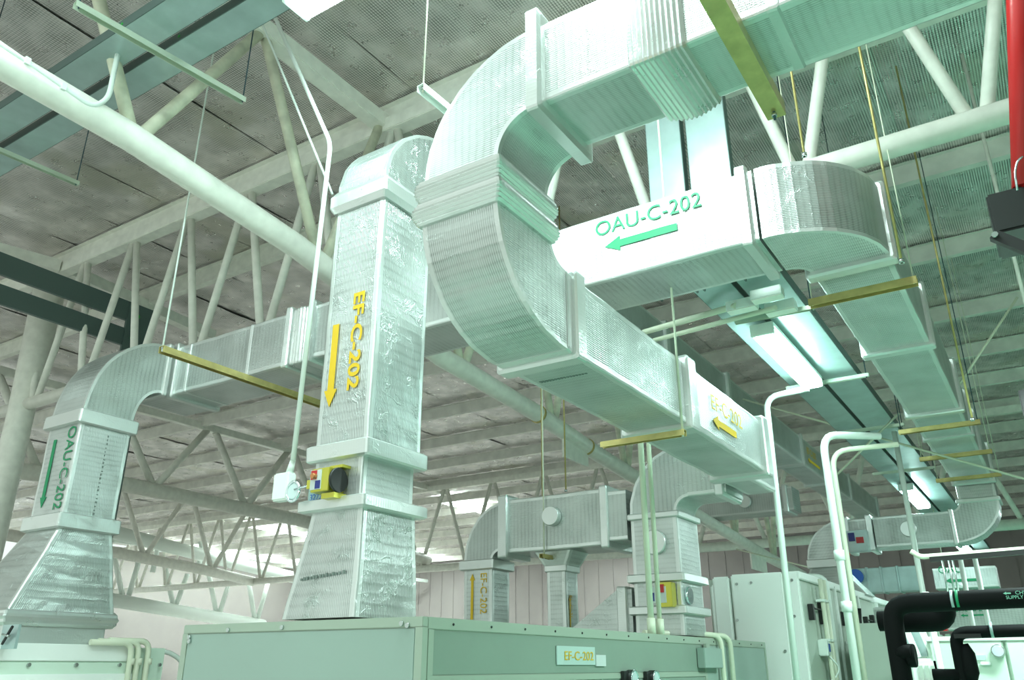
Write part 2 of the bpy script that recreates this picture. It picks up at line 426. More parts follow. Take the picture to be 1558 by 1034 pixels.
for i, y in enumerate(PY):
    zz = ZR-0.03
    bm = BM()
    # Z purlin: web, top flange, bottom flange and its lip
    box(bm, -48, 4.5, y-0.006, y+0.006, zz-0.28, zz)
    box(bm, -48, 4.5, y-0.006, y+0.12, zz-0.288, zz-0.28)
    box(bm, -48, 4.5, y-0.075, y+0.006, zz-0.006, zz)
    box(bm, -48, 4.5, y+0.114, y+0.12, zz-0.28, zz-0.25)
    obj('purlin', bm, PURL if i > 2 else CREAM, roof)
# glowing strips added under the roof to brighten the far hall
for x in (-21.5, -34.0, -44.0):
    obj('roof_glow_strip', mbox(x-0.5, x+0.5, 27.6, 43.5, ZR-0.14, ZR-0.11), ROOFGLOW, roof, 'glowing roof strip added to brighten the far hall')

# ------------------------------------------------------------------ trusses
def truss_x(y, ztop, zbot, x0, x1, nodes, label, sz=0.2, rb=0.1, rw=0.055, mat=CREAM, webmat=CREAM, nodecap=True):
    t = thing('roof_truss', label, 'truss', ((x0+x1)/2, y, zbot))
    obj('top_chord', mbox(x0, x1, y-sz/2, y+sz/2, ztop-sz, ztop, 0.01), mat, t)
    obj('bottom_chord', tube(BM(), [(x0, y, zbot), (x1, y, zbot)], rb, 16), mat, t)
    for i in range(len(nodes)):
        b = nodes[i]
        for s in (-1, 1):
            half = (nodes[1]-nodes[0])/2
            tx = b+s*half*0.93
            obj('web', tube(BM(), [(b+s*0.07, y, zbot+rb*.6), (tx, y, ztop-sz+0.02)], rw, 12), webmat, t)
    return t
ZT = 8.07
nodes1 = [1.55-1.36*k for k in range(12)]
nodes1 = [-13.4+1.36*k for k in range(12)]
nodes1 = [x for x in nodes1]
T1 = truss_x(6.4, ZT, 5.56, -15.2, 4.4, nodes1, 'near cream tubular roof truss crossing the view just behind the supply duct')
nodes2 = [-40+2.2*k for k in range(19)]
T2 = truss_x(24.8, ZT, 4.98, -44, 4.4, nodes2, 'second cream tubular roof truss crossing the hall in the distance', rw=0.07, rb=0.14)

def truss_y(x, prof, top, y0, y1, nodes, label, rb=0.13, rw=0.06, sz=0.2, mat=CREAM, wm=RUSTY, loc=None):
    """lengthwise truss: prof lists (y, z) of the bellied bottom chord"""
    t = thing('roof_truss', label, 'truss', (x, prof[0][0], prof[0][1]))
    obj('top_chord', mbox(x-sz/2, x+sz/2, y0, y1, top-sz, top, 0.01), mat, t)
    obj('bottom_chord', tube(BM(), [(x, a, b) for a, b in prof], rb, 18), mat, t)
    def zb(y):
        for (a, b), (c, d) in zip(prof, prof[1:]):
            if a <= y <= c: return b+(d-b)*(y-a)/(c-a)
        return prof[-1][1]
    for yb, tops in nodes:
        for ty in tops:
            obj('web', tube(BM(), [(x, yb+(0.06 if ty > yb else -0.06), zb(yb)+rb*.7), (x, ty, top-sz+.02)], rw, 12), wm, t)
    return t, zb
P1prof = [(-1.0, 5.98), (2.1, 5.95), (3.2, 5.93), (5.2, 5.74), (6.4, 5.52), (7.75, 5.29), (10.1, 5.13), (12.0, 4.92), (14.5, 4.70), (18.2, 4.42), (21.5, 4.17), (24.8, 4.0)]
P1, zb1 = truss_y(-6.1, P1prof, 8.14, -2, 26, [(3.25, (2.25, 4.35)), (5.55, (4.45, 6.3)), (8.2, (7.2, 9.3)), (10.6, (9.7, 11.5)), (13.2, (12.2, 14.2)), (16.0, (15, 17)), (19, (18, 20)), (22, (21, 23))],
                  'large pale tubular truss running away from upper left to lower right behind the exhaust riser')
# weld rings and gusset on the near chord
for y in (10.15, 11.7):
    tb = zb1(y); obj('joint_ring', tube(BM(), [(-6.1, y-.02, tb+.003), (-6.1, y+.02, tb-.003)], 0.142, 18), YSTRUT, P1)
obj('gusset_plate', mbox(-6.12, -6.08, 10.9, 11.7, 4.62, 4.95), CREAM, P1)
obj('gusset_plate', mbox(-6.12, -6.08, 20.0, 21.2, 3.75, 4.2), CREAM, P1)
P2prof = [(4, 5.7), (9.1, 5.80), (12.1, 5.98), (18.4, 5.90), (21, 5.75), (25.0, 5.3)]
truss_y(-20.0, P2prof, 8.14, 4, 26, [(10+3.1*k, (8.6+3.1*k, 11.4+3.1*k)) for k in range(5)], 'pale tubular truss in the distance left of the exhaust riser, nearest of three', rb=0.2, rw=0.1, wm=CREAM)
P3prof = [(12, 5.75), (18, 5.52), (22, 5.25), (24.8, 4.98)]
truss_y(-29.5, P3prof, 8.14, 8, 26, [(13+3.2*k, (11.6+3.2*k, 14.4+3.2*k)) for k in range(4)], 'pale tubular truss in the distance behind the left duct riser, second nearest of three', rb=0.2, rw=0.1, wm=CREAM)
P4prof = [tuple(at(px, py, 'x', -36)[1:]) for px, py in ((150, 909), (270, 929), (400, 951))]
t4, _z = truss_y(-36, P4prof, 7.0, 20, 45, [], 'white lit tubular truss far away low beside the sage unit', rb=0.3, rw=0.12, mat=WHITEP)
q4 = [at(px, py, 'x', -35) for px, py in ((165, 807), (300, 842), (450, 879))]
t5 = thing('roof_beam', 'white lit sloping roof beam seen far away through the truss webs', 'beam', q4[0])
obj('beam_tube', tube(BM(), q4, 0.3, 12), WHITEP, t5)
for a, b in (((186, 905), (172, 838)), ((196, 905), (215, 840)), ((264, 922), (250, 858)), ((267, 922), (285, 873)), ((330, 936), (315, 858)), ((333, 936), (352, 874)),
             ((388, 945), (378, 881)), ((391, 945), (410, 878)), ((232, 870), (244, 813)), ((312, 868), (305, 823)), ((300, 865), (312, 823))):
    obj('web', tube(BM(), [at(*a, 'x', -36), at(*b, 'x', -36)], 0.12, 8), WHITEP, t4)
# column at the left node of the near truss
c1 = thing('steel_column', 'pale tapering steel column at the far left edge holding the near truss', 'column', (-13.75, 6.4, 0))
obj('shaft', tube(BM(), [(-13.75, 6.4, 0), (-13.75, 6.4, 5.5), (-13.75, 6.4, 7.95)], 0.2, 16, rads=[.2, .2, .26]), CREAM, c1)
obj('base_plate', mbox(-14.05, -13.45, 6.1, 6.7, 0, .03), CREAM, c1)
b1 = thing('roof_brace', 'pale box brace rising left from the near truss corner above the dark trays', 'beam', (-13.4, 5, 7.97))
obj('brace_bar', beam(BM(), (-13.4, 6.3, 7.97), (-14.3, 3.0, 7.97), 0.2, 0.2), CREAM, b1)
b2 = thing('roof_brace', 'pale box brace going away below the near truss corner at far left', 'beam', (-13.4, 7, 7.97))
obj('brace_bar', beam(BM(), (-13.4, 6.5, 7.97), (-13.8, 9.8, 7.97), 0.2, 0.2), CREAM, b2)

# ------------------------------------------------------------------ duct with OAU lettering
OAU = thing('air_duct', 'foil-wrapped outside air duct with green OAU-C-202 lettering, running left to right and away', 'duct', (-8.3, 4.6, 1.78))
# left riser: x -8.6..-8.0, y 4.3..4.87
rx, ry = (-8.58, -8.0), (4.31, 4.87)
zf = at(122, 640, 'x', -8.0)[2]
zl = at(93, 790, 'x', -8.0)[2]
duct('z', zl+.05, zf, rx, ry, 'duct_section', OAU)
band('z', zf-.02, zf+.13, rx, ry, OAU, 0.05)
band('z', zl-.08, zl+.07, rx, ry, OAU, 0.05)
taper('z', zl-.06, (*rx, *ry), 2.06, (-8.95, -7.97, 3.98, 5.02), 'duct_section', OAU, [FOILW, TAPE])
band('z', 1.93, 2.08, (-8.95, -8.0), (4.0, 5.02), OAU, 0.05, ribs=3)
band('z', 1.78, 1.95, (-8.9, -8.0), (4.02, 4.98), OAU, 0.0, name='duct_collar')
z0 = zf+.12; zb_, zt_ = 4.42, 4.98
elbow((0, 5.15, z0), (0, 0, 1), (0, 1, 0), (1, 0, 0), 5.15-4.31, zt_-z0, 5.15-4.87, zb_-z0, -8.58, -8.0, OAU)
band('y', 5.13, 5.19, (zb_, zt_), rx, OAU, 0.035)
duct('y', 5.17, 5.87, (zb_, zt_), rx, 'duct_section', OAU)
# run along x
ya = (5.25, 5.85); za = (4.42, 5.0)
band('x', -8.02, -7.93, ya, za, OAU, 0.04)
duct('x', -7.95, -5.85, ya, za, 'duct_section', OAU)
for xx in (-7.78, -6.75): band('x', xx, xx+.05, ya, za, OAU, 0.006, name='foil_tape')
p = at(437, 560, 'y', 5.25)[0]
band('x', p-.06, p+.02, ya, za, OAU, 0.045); band('x', p+.02, p+.24, ya, za, OAU, 0.02, ribs=5)
band('x', p+.26, p+.36, ya, za, OAU, 0.045)
duct('x', p+.2, -1.3, ya, za, 'duct_section', OAU)
band('x', -3.25, -3.17, ya, za, OAU, 0.03)
band('x', -1.42, -1.33, ya, za, OAU, 0.045)
# horizontal bend turning from +x into +y
xr = (-1.13, -0.56)
elbow((-1.28, 6.0, 0), (1, 0, 0), (0, 1, 0), (0, 0, 1), 0.75, 0.72, 0.15, 0.15, za[0], za[1], OAU, n=22)
band('y', 5.98, 6.1, za, xr, OAU, 0.045)
yr = [6.06, 6.55, 8.12, 10.55, 11.65, 13.2, 14.8]
yy = [6.06, 8.12, 10.6, 13.0, 15.3]
for a, b in zip(yy, yy[1:]):
    duct('y', a, b, za, xr, 'duct_section', OAU)
    band('y', b-.05, b+.06, za, xr, OAU, 0.045)
band('y', 11.9, 12.0, za, xr, OAU, 0.03)
# drop, bend back to the left and the distant cross run
duct('y', 15.3, 15.95, za, xr, 'duct_section', OAU)
duct('z', 4.16, 4.46, xr, (15.4, 15.95), 'duct_section', OAU)
band('z', 4.1, 4.17, xr, (15.4, 15.95), OAU, 0.04)
elbow((-1.25, 0, 4.12), (0, 0, -1), (-1, 0, 0), (0, 1, 0), 0.70, 0.64, 0.12, 0.12, 15.4, 15.95, OAU)
yz = (15.4, 15.95); zz_ = (3.48, 4.0)
band('x', -1.31, -1.24, yz, zz_, OAU, 0.03)
duct('x', -2.5, -1.3, yz, zz_, 'duct_section', OAU)
band('x', -2.62, -2.52, yz, zz_, OAU, 0.05); duct('x', -2.92, -2.6, yz, zz_, 'duct_section', OAU)
band('x', -3.0, -2.9, yz, zz_, OAU, 0.05)
obj('access_cap', disc((-1.95, 15.4, 3.75), (0, -1, 0), 0.13, 0.08), TAPE, OAU, smooth=False)
elbow((-3.05, 0, 3.42), (-1, 0, 0), (0, 0, -1), (0, 1, 0), 0.62, 0.62, 0.07, 0.07, 15.4, 15.95, OAU) if False else None
elbow((-3.0, 0, 3.35), (-1, 0, 0), (0, 0, -1), (0, 1, 0), 0.65, 0.68, 0.13, 0.13, 15.4, 15.95, OAU)
band('z', 3.2, 3.35, (-3.66, -3.14), yz, OAU, 0.04)
taper('z', 2.72, (-3.85, -2.75, 15.3, 16.05), 3.2, (-3.66, -3.14, 15.4, 15.95), 'duct_section', OAU)
# green lettering
po = at(906, 361, 'y', 5.25); pe = at(1068, 314, 'y', 5.25)
lettering('OAU-C-202', (po.x, 5.246, po.z), X, Z, 0.185, GRN, OAU, width=pe.x-po.x)
a = at(1031, 350, 'y', 5.25); b = at(921, 378, 'y', 5.25)
arrow((a.x, 5.247, b.z+.01), (b.x, 5.247, b.z+.01), (0, -1, 0), 0.062, GRN, OAU)
# riser lettering reads downward on the face towards the camera
h = zf-zl
lettering('OAU-C-202', (-8.18, 4.305, zf-.03), -Z, X, 0.2, GRN, OAU, width=h*0.86)
arrow((-8.4, 4.306, zf-.14), (-8.4, 4.306, zf-.84), (0, -1, 0), 0.05, GRN, OAU)
# printed batch marks down the riser
bm = BM()
for k in range(22):
    zz = zf-.1-k*0.04; box(bm, -8.001, -7.994, 4.62, 4.62+random.uniform(.006, .02), zz, zz+random.uniform(.008, .022))
stuff(obj('printed_marks', bm, INK, OAU))

# ------------------------------------------------------------------ exhaust riser on the sage unit and its run going away
EFR = thing('air_duct', 'tall foil-wrapped exhaust riser with yellow EF-C-202 lettering, standing on the sage unit', 'duct', (-4.05, 4.35, 1.88))
ex, ey = (-4.32, -3.81), (4.05, 4.63)
def zat(py, px=560): return at(px, py, 'y', 4.05)[2]
zA, zB, zC, zD = zat(665.5), zat(692), zat(750), zat(771, 555)
duct('z', zA, 5.02, ex, ey, 'duct_section', EFR, [FOILW, TAPE])
band('z', zB, zA, ex, ey, EFR, 0.045)
duct('z', zC-.02, zB+.02, (ex[0]+.02, ex[1]-.03), (ey[0], ey[1]-.03), 'duct_section', EFR)
band('z', zD, zC, (ex[0]-.01, ex[1]), ey, EFR, 0.055)
taper('z', zD+.02, (-4.3, -3.82, 4.06, 4.62), 1.885, (-4.47, -3.8, 4.03, 4.66), 'duct_section', EFR, [FOILW, TAPE])
zE, zG = at(585, 300, 'y', 4.05)[2], at(585, 268, 'y', 4.05)[2]
band('z', zE, zG, ex, ey, EFR, 0.05, ribs=2)
elbow((0, 4.90, zG), (0, 0, 1), (0, 1, 0), (1, 0, 0), 0.85, 0.74, 0.27, 0.17, ex[0], ex[1], EFR, mats=[FOILW, TAPE])
ez = (zG+.17, zG+.74)
band('y', 4.88, 4.98, ez, ex, EFR, 0.03)
ye = [4.92, 7.2, 9.7, 12.2, 14.4, 16.6, 18.8, 21, 24.5]
for a, b in zip(ye, ye[1:]):
    duct('y', a, b, ez, ex, 'duct_section', EFR); band('y', b-.06, b+.06, ez, ex, EFR, 0.045)
# yellow lettering
a = at(541, 445, 'y', 4.05); b = at(531, 594, 'y', 4.05)
lettering('EF-C-202', (a.x+.0, 4.044, a.z), -Z, X, 0.15, YEL, EFR, width=a.z-b.z, bold=0.004)
a = at(527, 490, 'y', 4.05); b = at(516, 616, 'y', 4.05)
arrow((-4.205, 4.045, a.z), (-4.205, 4.045, b.z), (0, -1, 0), 0.06, YEL, EFR)
bm = BM()
for k in range(14):
    xx = -4.33+k*0.03+random.uniform(0, .01); box(bm, xx, xx+.016, 4.028, 4.036, 2.13+k*.002, 2.145+k*.002+random.uniform(0, .012))
stuff(obj('printed_marks', bm, INK, EFR))
q = at(1232, 722, 'x', -3.81)
lettering('EF-C-202', (-3.805, q.y, ez[0]+.3), Y, Z, 0.2, YEL, EFR)
arrow((-3.803, q.y+1.0, ez[0]+.17), (-3.803, q.y, ez[0]+.17), (1, 0, 0), 0.06, YEL, EFR)
# distant cross branch with round access cap
duct('x', -6.4, -4.3, (17.4, 18.0), (4.6, 5.1), 'duct_section', EFR)
band('x', -4.5, -4.4, (17.4, 18.0), (4.6, 5.1), EFR, 0.04)
obj('access_cap', disc((-5.3, 17.4, 4.86), (0, -1, 0), 0.14, 0.08), TAPE, EFR)
# ------------------------------------------------------------------ damper actuator and box on the riser
ac = thing('damper_actuator', 'small brass coloured actuator with red and blue label on the near exhaust riser', 'actuator', at(480, 735, 'y', 3.98))
pc = at(497, 732, 'y', 3.95); cx, cz = pc.x, pc.z
obj('housing', mbox(cx-.10, cx+.07, 3.90, 4.05, cz-.075, cz+.085, 0.004), BRASS, ac)
obj('cover_label', mbox(cx-.10, cx-.0, 3.894, 3.90, cz-.06, cz+.075), PAPER, ac)
obj('red_mark', mbox(cx-.095, cx-.04, 3.891, 3.894, cz+.01, cz+.072), RED, ac)
obj('blue_mark', mbox(cx-.05, cx-.003, 3.891, 3.894, cz-.055, cz+.0), NAVY, ac)
obj('knob', disc((cx-.055, 3.893, cz+.03), (0, -1, 0), 0.02, 0.03, 14), COPPER, ac)
obj('bracket', mbox(cx-.02, cx+.1, 3.93, 4.05, cz-.12, cz-.085), BRASS, ac)
obj('bracket', mbox(cx+.0, cx+.12, 3.97, 4.05, cz+.09, cz+.11), BRASS, ac)
obj('shaft_disc', disc((cx+.09, 3.96, cz), (1, 0, 0), 0.085, 0.02, 20), BLK, ac)
obj('linkage_rod', tube(BM(), [(cx-.13, 3.94, cz-.01), (cx-.28, 3.92, cz-.03)], 0.006, 8), CHROME, ac)
obj('rod_clamp', mbox(cx-.16, cx-.11, 3.92, 3.97, cz-.04, cz+.02), BRASS, ac)
obj('dial_ring', tube(BM(), [(cx-.3+.06*math.cos(t*PI/10), 3.93, cz-.04+.07*math.sin(t*PI/10)) for t in range(21)], 0.011, 8), CHROME, ac)
obj('dial_face', disc((cx-.3, 3.945, cz-.04), (0, -1, 0), 0.055, 0.02, 20), GLASS, ac)
obj('mounting_plate', mbox(cx-.24, cx+.02, 4.02, 4.045, cz-.13, cz+.12), GALV, ac)
for k, s in enumerate('3372'): pass
lettering('3272', (cx-.22, 4.017, cz-.1), X, Z, 0.06, BLUE, ac, name='hand_written_mark')
jb = thing('junction_box', 'white junction box with flexible conduit left of the near riser actuator', 'box', at(433, 760, 'y', 3.96))
qa, qb = at(418, 764, 'y', 3.98), at(446, 718, 'y', 3.98)
obj('enclosure', mbox(qa.x, qb.x, 3.94, 4.02, qa.z, qb.z, 0.012), WHITEP, jb)
obj('gland', tube(BM(), [at(440, 722, 'y', 3.98), at(447, 695, 'y', 3.98)], 0.02, 12, rads=[.03, .016]), WHITEP, jb)
cn = thing('conduit', 'white conduit dropping from the roof to the junction box beside the near riser', 'conduit', at(445, 700, 'y', 3.95))
obj('pipe', tube(BM(), [at(398, -20, 'z', 7.9), at(503, 218, 'y', 3.96), at(446, 700, 'y', 3.97)], 0.019, 10, rad=0.1), WHITEP, cn)
cn2 = thing('conduit', 'thin white conduit slanting from the top edge down to the near riser shoulder', 'conduit', at(500, 290, 'y', 4.1))
obj('pipe', tube(BM(), [at(376, -20, 'z', 7.9), at(506, 296, 'y', 4.2)], 0.011, 8), WHITEP, cn2)

# ------------------------------------------------------------------ big S-shaped exhaust duct
SD = thing('air_duct', 'large foil-wrapped S-shaped duct dropping at the centre then running away with yellow EF-C-202', 'duct', (-2.4, 5, 3.33))
sx, sy = (-2.67, -2.15), (3.17, 3.75)
uy, uz = (3.17, 3.67), (4.48, 5.02)
zs = 4.22
# upper run along x
xf = -1.87
duct('x', xf, -0.98, uy, uz, 'duct_section', SD)
band('x', xf-.06, xf+.035, uy, uz, SD, 0.075)
band('x', -1.33, -1.02, uy, uz, SD, 0.045, ribs=11)
duct('x', -1.0, 1.6, uy, uz, 'duct_section', SD)
band('x', -.62, -.56, uy, uz, SD, 0.008, name='foil_tape')
elbow((xf-.04, 0, zs+.02), (0, 0, 1), (1, 0, 0), (0, 1, 0), xf-.04-sx[0], uz[1]-zs-.02, xf-.04-sx[1], uz[0]-zs-.02, uy[0], uy[1]+.04, SD, n=22)
band('z', 4.09, 4.24, sx, (sy[0], sy[1]-.02), SD, 0.045, ribs=7)
band('z', 3.94, 4.09, sx, (sy[0], sy[1]-.02), SD, 0.05, ribs=7)
lz = (3.33, 3.84)
elbow((0, 3.93, 3.98), (0, 0, -1), (0, 1, 0), (1, 0, 0), .76, 3.98-lz[0], .18, 3.98-lz[1], sx[0], sx[1], SD, n=24)
band('y', 3.92, 3.99, lz, sx, SD, 0.006, name='foil_tape')
band('y', 3.99, 4.11, lz, sx, SD, 0.035)
y1 = at(1043, 600, 'x', -2.15)[1]
duct('y', 4.1, y1, lz, sx, 'duct_section', SD)
band('y', y1-.02, y1+.16, lz, sx, SD, 0.045)
y2 = at(1160, 680, 'x', -2.15)[1]
duct('y', y1+.1, y2, lz, sx, 'duct_section', SD)
band('y', y2-.03, y2+.13, lz, sx, SD, 0.045)
duct('y', y2+.1, 8.86, lz, (sx[0], -2.36), 'end_box', SD)
a = at(1079, 608, 'x', -2.15)
y_s, y_e = at(1079, 600, 'x', -2.15)[1], at(1127, 640, 'x', -2.15)[1]
lettering('EF-C-202', (-2.146, y_s, 3.60), Y, Z, 0.19, YEL, SD, width=y_e-y_s)
arrow((-2.145, at(1118, 650, 'x', -2.15)[1], 3.5), (-2.145, at(1083, 630, 'x', -2.15)[1], 3.5), (1, 0, 0), 0.06, YEL, SD)
bm = BM()
for k in range(16):
    xx = -2.6+k*0.022; box(bm, xx, xx+.014, 4.34+k*.001, 4.37, lz[0]-.006, lz[0]-.001)
stuff(obj('printed_marks', bm, INK, SD))
# ------------------------------------------------------------------ second riser, bend into the end box
R2 = thing('air_duct', 'foil-wrapped riser with damper bending right under the end of the S-shaped duct', 'duct', (-3.53, 8.5, 1.88))
qx, qy = (-3.80, -3.26), (8.25, 8.86)
def z2(py): return at(1035, py, 'y', 8.25)[2]
def cut(pa, pb): return sorted((z2(pa), z2(pb)))
za1, zb1_ = cut(782, 775)
duct('z', z2(872), z2(777), qx, qy, 'duct_section', R2)
band('z', *cut(785, 775), qx, qy, R2, 0.03)
band('z', *cut(884, 870), qx, qy, R2, 0.055)
duct('z', z2(922), z2(880), qx, qy, 'duct_section', R2)
band('z', *cut(934, 920), qx, qy, R2, 0.055)
duct('z', 1.885, z2(930), qx, qy, 'duct_section', R2)
zt2 = z2(776)
elbow((-3.12, 0, zt2), (0, 0, 1), (1, 0, 0), (0, 1, 0), .68, 3.84-zt2+.0, .14, .14, 8.25, 8.8, R2)
duct('x', -3.12, -2.7, (8.25, 8.8), (zt2+.14, 3.84), 'duct_section', R2)
band('x', -2.82, -2.72, (8.25, 8.8), (zt2+.14, 3.84), R2, 0.035)
obj('access_cap', disc((-3.52, 8.25, z2(822)), (0, -1, 0), 0.13, 0.05), TAPE, R2)
am = thing('damper_actuator', 'small actuator with red and yellow marks on the riser behind the conduits', 'actuator', at(1018, 905, 'y', 8.2))
g = at(1010, 905, 'y', 8.2)
obj('housing', mbox(g.x-.05, g.x+.12, 8.12, 8.24, g.z-.12, g.z+.12, .004), BRASS, am)
obj('cover_label', mbox(g.x-.12, g.x+.06, 8.115, 8.13, g.z-.08, g.z+.08), PAPER, am)
obj('red_mark', mbox(g.x-.02, g.x+.04, 8.105, 8.115, g.z+.02, g.z+.1), RED, am)
obj('blue_mark', mbox(g.x-.13, g.x-.07, 8.105, 8.125, g.z-.06, g.z+.02), NAVY, am)
g = at(1042, 905, 'x', -3.26)
obj('shaft_disc', disc((g.x, 8.4, g.z), (1, 0, 0), 0.09, 0.03, 16), CHROME, am)
# branch to the left with its two droppers
BR = thing('air_duct', 'foil-wrapped branch duct with yellow EF-C-202 dropper behind the sage unit', 'duct', (-5.8, 8.45, 0.9))
by, bz = (8.25, 8.85), (2.83, 3.46)
duct('x', -5.42, -4.08, by, bz, 'duct_section', BR)
band('x', -4.16, -4.06, by, bz, BR, 0.03); duct('x', -4.06, -3.84, by, (2.87, 3.42), 'duct_section', BR)
band('x', -5.52, -5.38, (8.25, 8.7), bz, BR, 0.055)
elbow((-5.45, 0, 2.78), (0, 0, 1), (1, 0, 0), (0, 1, 0), .58, .66, .17, .1, 8.25, 8.63, BR)
band('z', 2.66, 2.78, (-6.03, -5.62), (8.25, 8.63), BR, 0.05)
duct('z', 1.0, 2.68, (-6.03, -5.62), (8.25, 8.63), 'duct_section', BR)
obj('access_cap', disc((at(842, 776, 'y', 8.25).x, 8.25, 3.2), (0, -1, 0), 0.11, 0.09), TAPE, BR)
lettering('EF-C-202', (-5.78, 8.245, 2.63), -Z, X, 0.13, YEL, BR, sx=0.95)
arrow((-5.9, 8.246, 2.1), (-5.9, 8.246, 2.62), (0, -1, 0), 0.035, YEL, BR)
taper('z', 2.62, (-4.97, -4.72, 8.42, 8.72), 2.84, (-5.1, -4.6, 8.35, 8.8), 'duct_section', BR)
band('z', 2.60, 2.68, (-4.97, -4.72), (8.42, 8.72), BR, 0.025)
duct('z', 1.88, 2.62, (-4.97, -4.72), (8.42, 8.72), 'duct_section', BR)
lettering('EF-C-202', (-4.716, 8.56, 2.35), -Z, -Y, 0.08, YEL, BR)
arrow((-4.715, 8.5, 2.0), (-4.715, 8.5, 2.33), (1, 0, 0), 0.02, YEL, BR)
# sloping hood left of second riser
HD = thing('duct_hood', 'sloping foil-covered hood rising to the second riser behind the sage unit', 'duct', (-4.1, 8.5, 1.85))
bm = BM(); uvl = bm.loops.layers.uv.verify()
a = [Vector((-4.7, 8.3, 1.9)), Vector((-3.85, 8.3, 1.9)), Vector((-3.85, 8.3, 2.36)), Vector((-4.02, 8.3, 2.36))]
v0 = [bm.verts.new(c) for c in a]; v1 = [bm.verts.new(c+Vector((0, .5, 0))) for c in a]
quad(bm, uvl, v0, [(c.x, c.z) for c in a]); quad(bm, uvl, v1[::-1], [(c.x, c.z) for c in a[::-1]])
for i in range(4): quad(bm, uvl, (v0[i], v1[i], v1[(i+1) % 4], v0[(i+1) % 4]), [(0, 0), (.5, 0), (.5, .6), (0, .6)])
bmesh.ops.recalc_face_normals(bm, faces=bm.faces)
obj('hood_body', bm, [FOIL, TAPE], HD)
band('x', -4.02, -3.9, (8.3, 8.8), (1.92, 2.36), HD, 0.03)
# ------------------------------------------------------------------ sage unit under the near riser
SU = thing('air_handling_unit', 'large sage green air handling unit under the near riser with EF-C-202 plate', 'air unit', (-4.3, 7.3, 0.05))
X0, X1, Y0, Y1, ZU = -5.44, -3.21, 3.99, 10.75, 1.87
obj('casing', mbox(X0+.01, X1-.01, Y0+.01, Y1-.01, 0.12, ZU-.01), SAGEF, SU)
obj('plinth', mbox(X0, X1, Y0, Y1, 0, 0.12), TRAYD, SU)
fr = BM()
for z0, z1 in ((ZU-.06, ZU), (0.12, 0.2)): box(fr, X0, X1, Y0, Y0+.05, z0, z1, .004)
for x0, x1 in ((X0, X0+.055), (X1-.055, X1)): box(fr, x0, x1, Y0, Y0+.05, 0.2, ZU-.06)
obj('end_frame', fr, SAGEF, SU)
obj('end_panel', mbox(X0+.06, X1-.06, Y0+.003, Y0+.05, 0.205, ZU-.064, .004), SAGEL, SU)
fr = BM()
box(fr, X1-.05, X1, Y0+.05, Y1, ZU-.07, ZU, .004); box(fr, X1-.05, X1, Y0+.05, Y1, .12, .2, .004)
for yv in (Y0+.06, 8.6, Y1-.05): box(fr, X1-.05, X1, yv, yv+.05, .2, ZU-.07)
box(fr, X1-.05, X1, Y0+.11, 8.6, 1.5, 1.54)
obj('side_frame', fr, SAGEF, SU)
obj('side_panel', mbox(X1-.04, X1-.006, Y0+.115, 8.58, 1.545, ZU-.075, .003), SAGE, SU)
for a, b in ((Y0+.115, 6.3), (6.33, 8.58)): obj('side_door', mbox(X1-.04, X1-.006, a, b, .21, 1.495, .003), SAGE, SU)
obj('side_panel', mbox(X1-.04, X1-.006, 8.66, Y1-.06, .21, ZU-.075, .003), SAGEL, SU)
for px, py in ((289, 969), (348, 958), (430, 954), (612, 948), (289, 975), (621, 951)):
    q = at(px, py, 'y', Y0); obj('bolt', disc((q.x, Y0, q.z), (0, -1, 0), 0.016, 0.014, 8), STEEL, SU)
for k in range(16):
    yy_ = Y0+.3+k*.42; obj('rivet', disc((X1, yy_, ZU-.035), (1, 0, 0), 0.008, 0.006, 8), BLK, SU)
# identification plate, tag, gauges
q0, q1 = at(847, 1012, 'x', X1), at(904, 984, 'x', X1)
npl = obj('name_plate', mbox(X1-.002, X1+.006, q0.y, q1.y, q0.z+.005, q1.z), LBL, SU)
hh = (q1.z-q0.z)
lettering('EF-C-202', (X1+.007, q0.y+.08*(q1.y-q0.y)+.05, q0.z+hh*.28), Y, Z, hh*.66, YEL, npl, width=(q1.y-q0.y)*.78)
q0, q1 = at(906, 1013, 'x', X1), at(920, 996, 'x', X1)
tg = obj('paper_tag', mbox(X1, X1+.01, q0.y, q1.y, q0.z, q1.z), PAPER, SU)
for i, px in enumerate((952, 985)):
    g = at(px+12, 1032, 'x', X1+.05); e = thing('pressure_gauge', ('round dial gauge with bracket on the sage unit, left of two', 'round dial gauge with bracket on the sage unit, right of two')[i], 'gauge', (g.x, g.y, g.z-.06))
    obj('bracket', mbox(X1, X1+.03, g.y-.14, g.y+.04, g.z-.1, g.z+.06, .004), BLK, e)
    obj('case', disc((X1+.0, g.y, g.z), (1, 0, 0), 0.07, 0.06, 24), BLK, e)
    obj('bezel', tube(BM(), [(X1+.062, g.y+.064*math.cos(t*PI/12), g.z+.064*math.sin(t*PI/12)) for t in range(25)], .007, 6), CHROME, e)
    obj('dial', disc((X1+.055, g.y, g.z), (1, 0, 0), 0.058, 0.008, 24), GLASS, e)
jb2 = thing('junction_box', 'sage junction box below the bent conduits on the sage unit side', 'box', at(1072, 1010, 'x', X1+.03))
a, b = at(1062, 1016, 'x', X1), at(1087, 986, 'x', X1)
obj('enclosure', mbox(X1, X1+.08, a.y, b.y, a.z, b.z, .006), SAGEL, jb2)
obj('stub', mbox(X1+.02, X1+.05, a.y+.15, a.y+.25, b.z, b.z+.04), SAGEF, jb2)
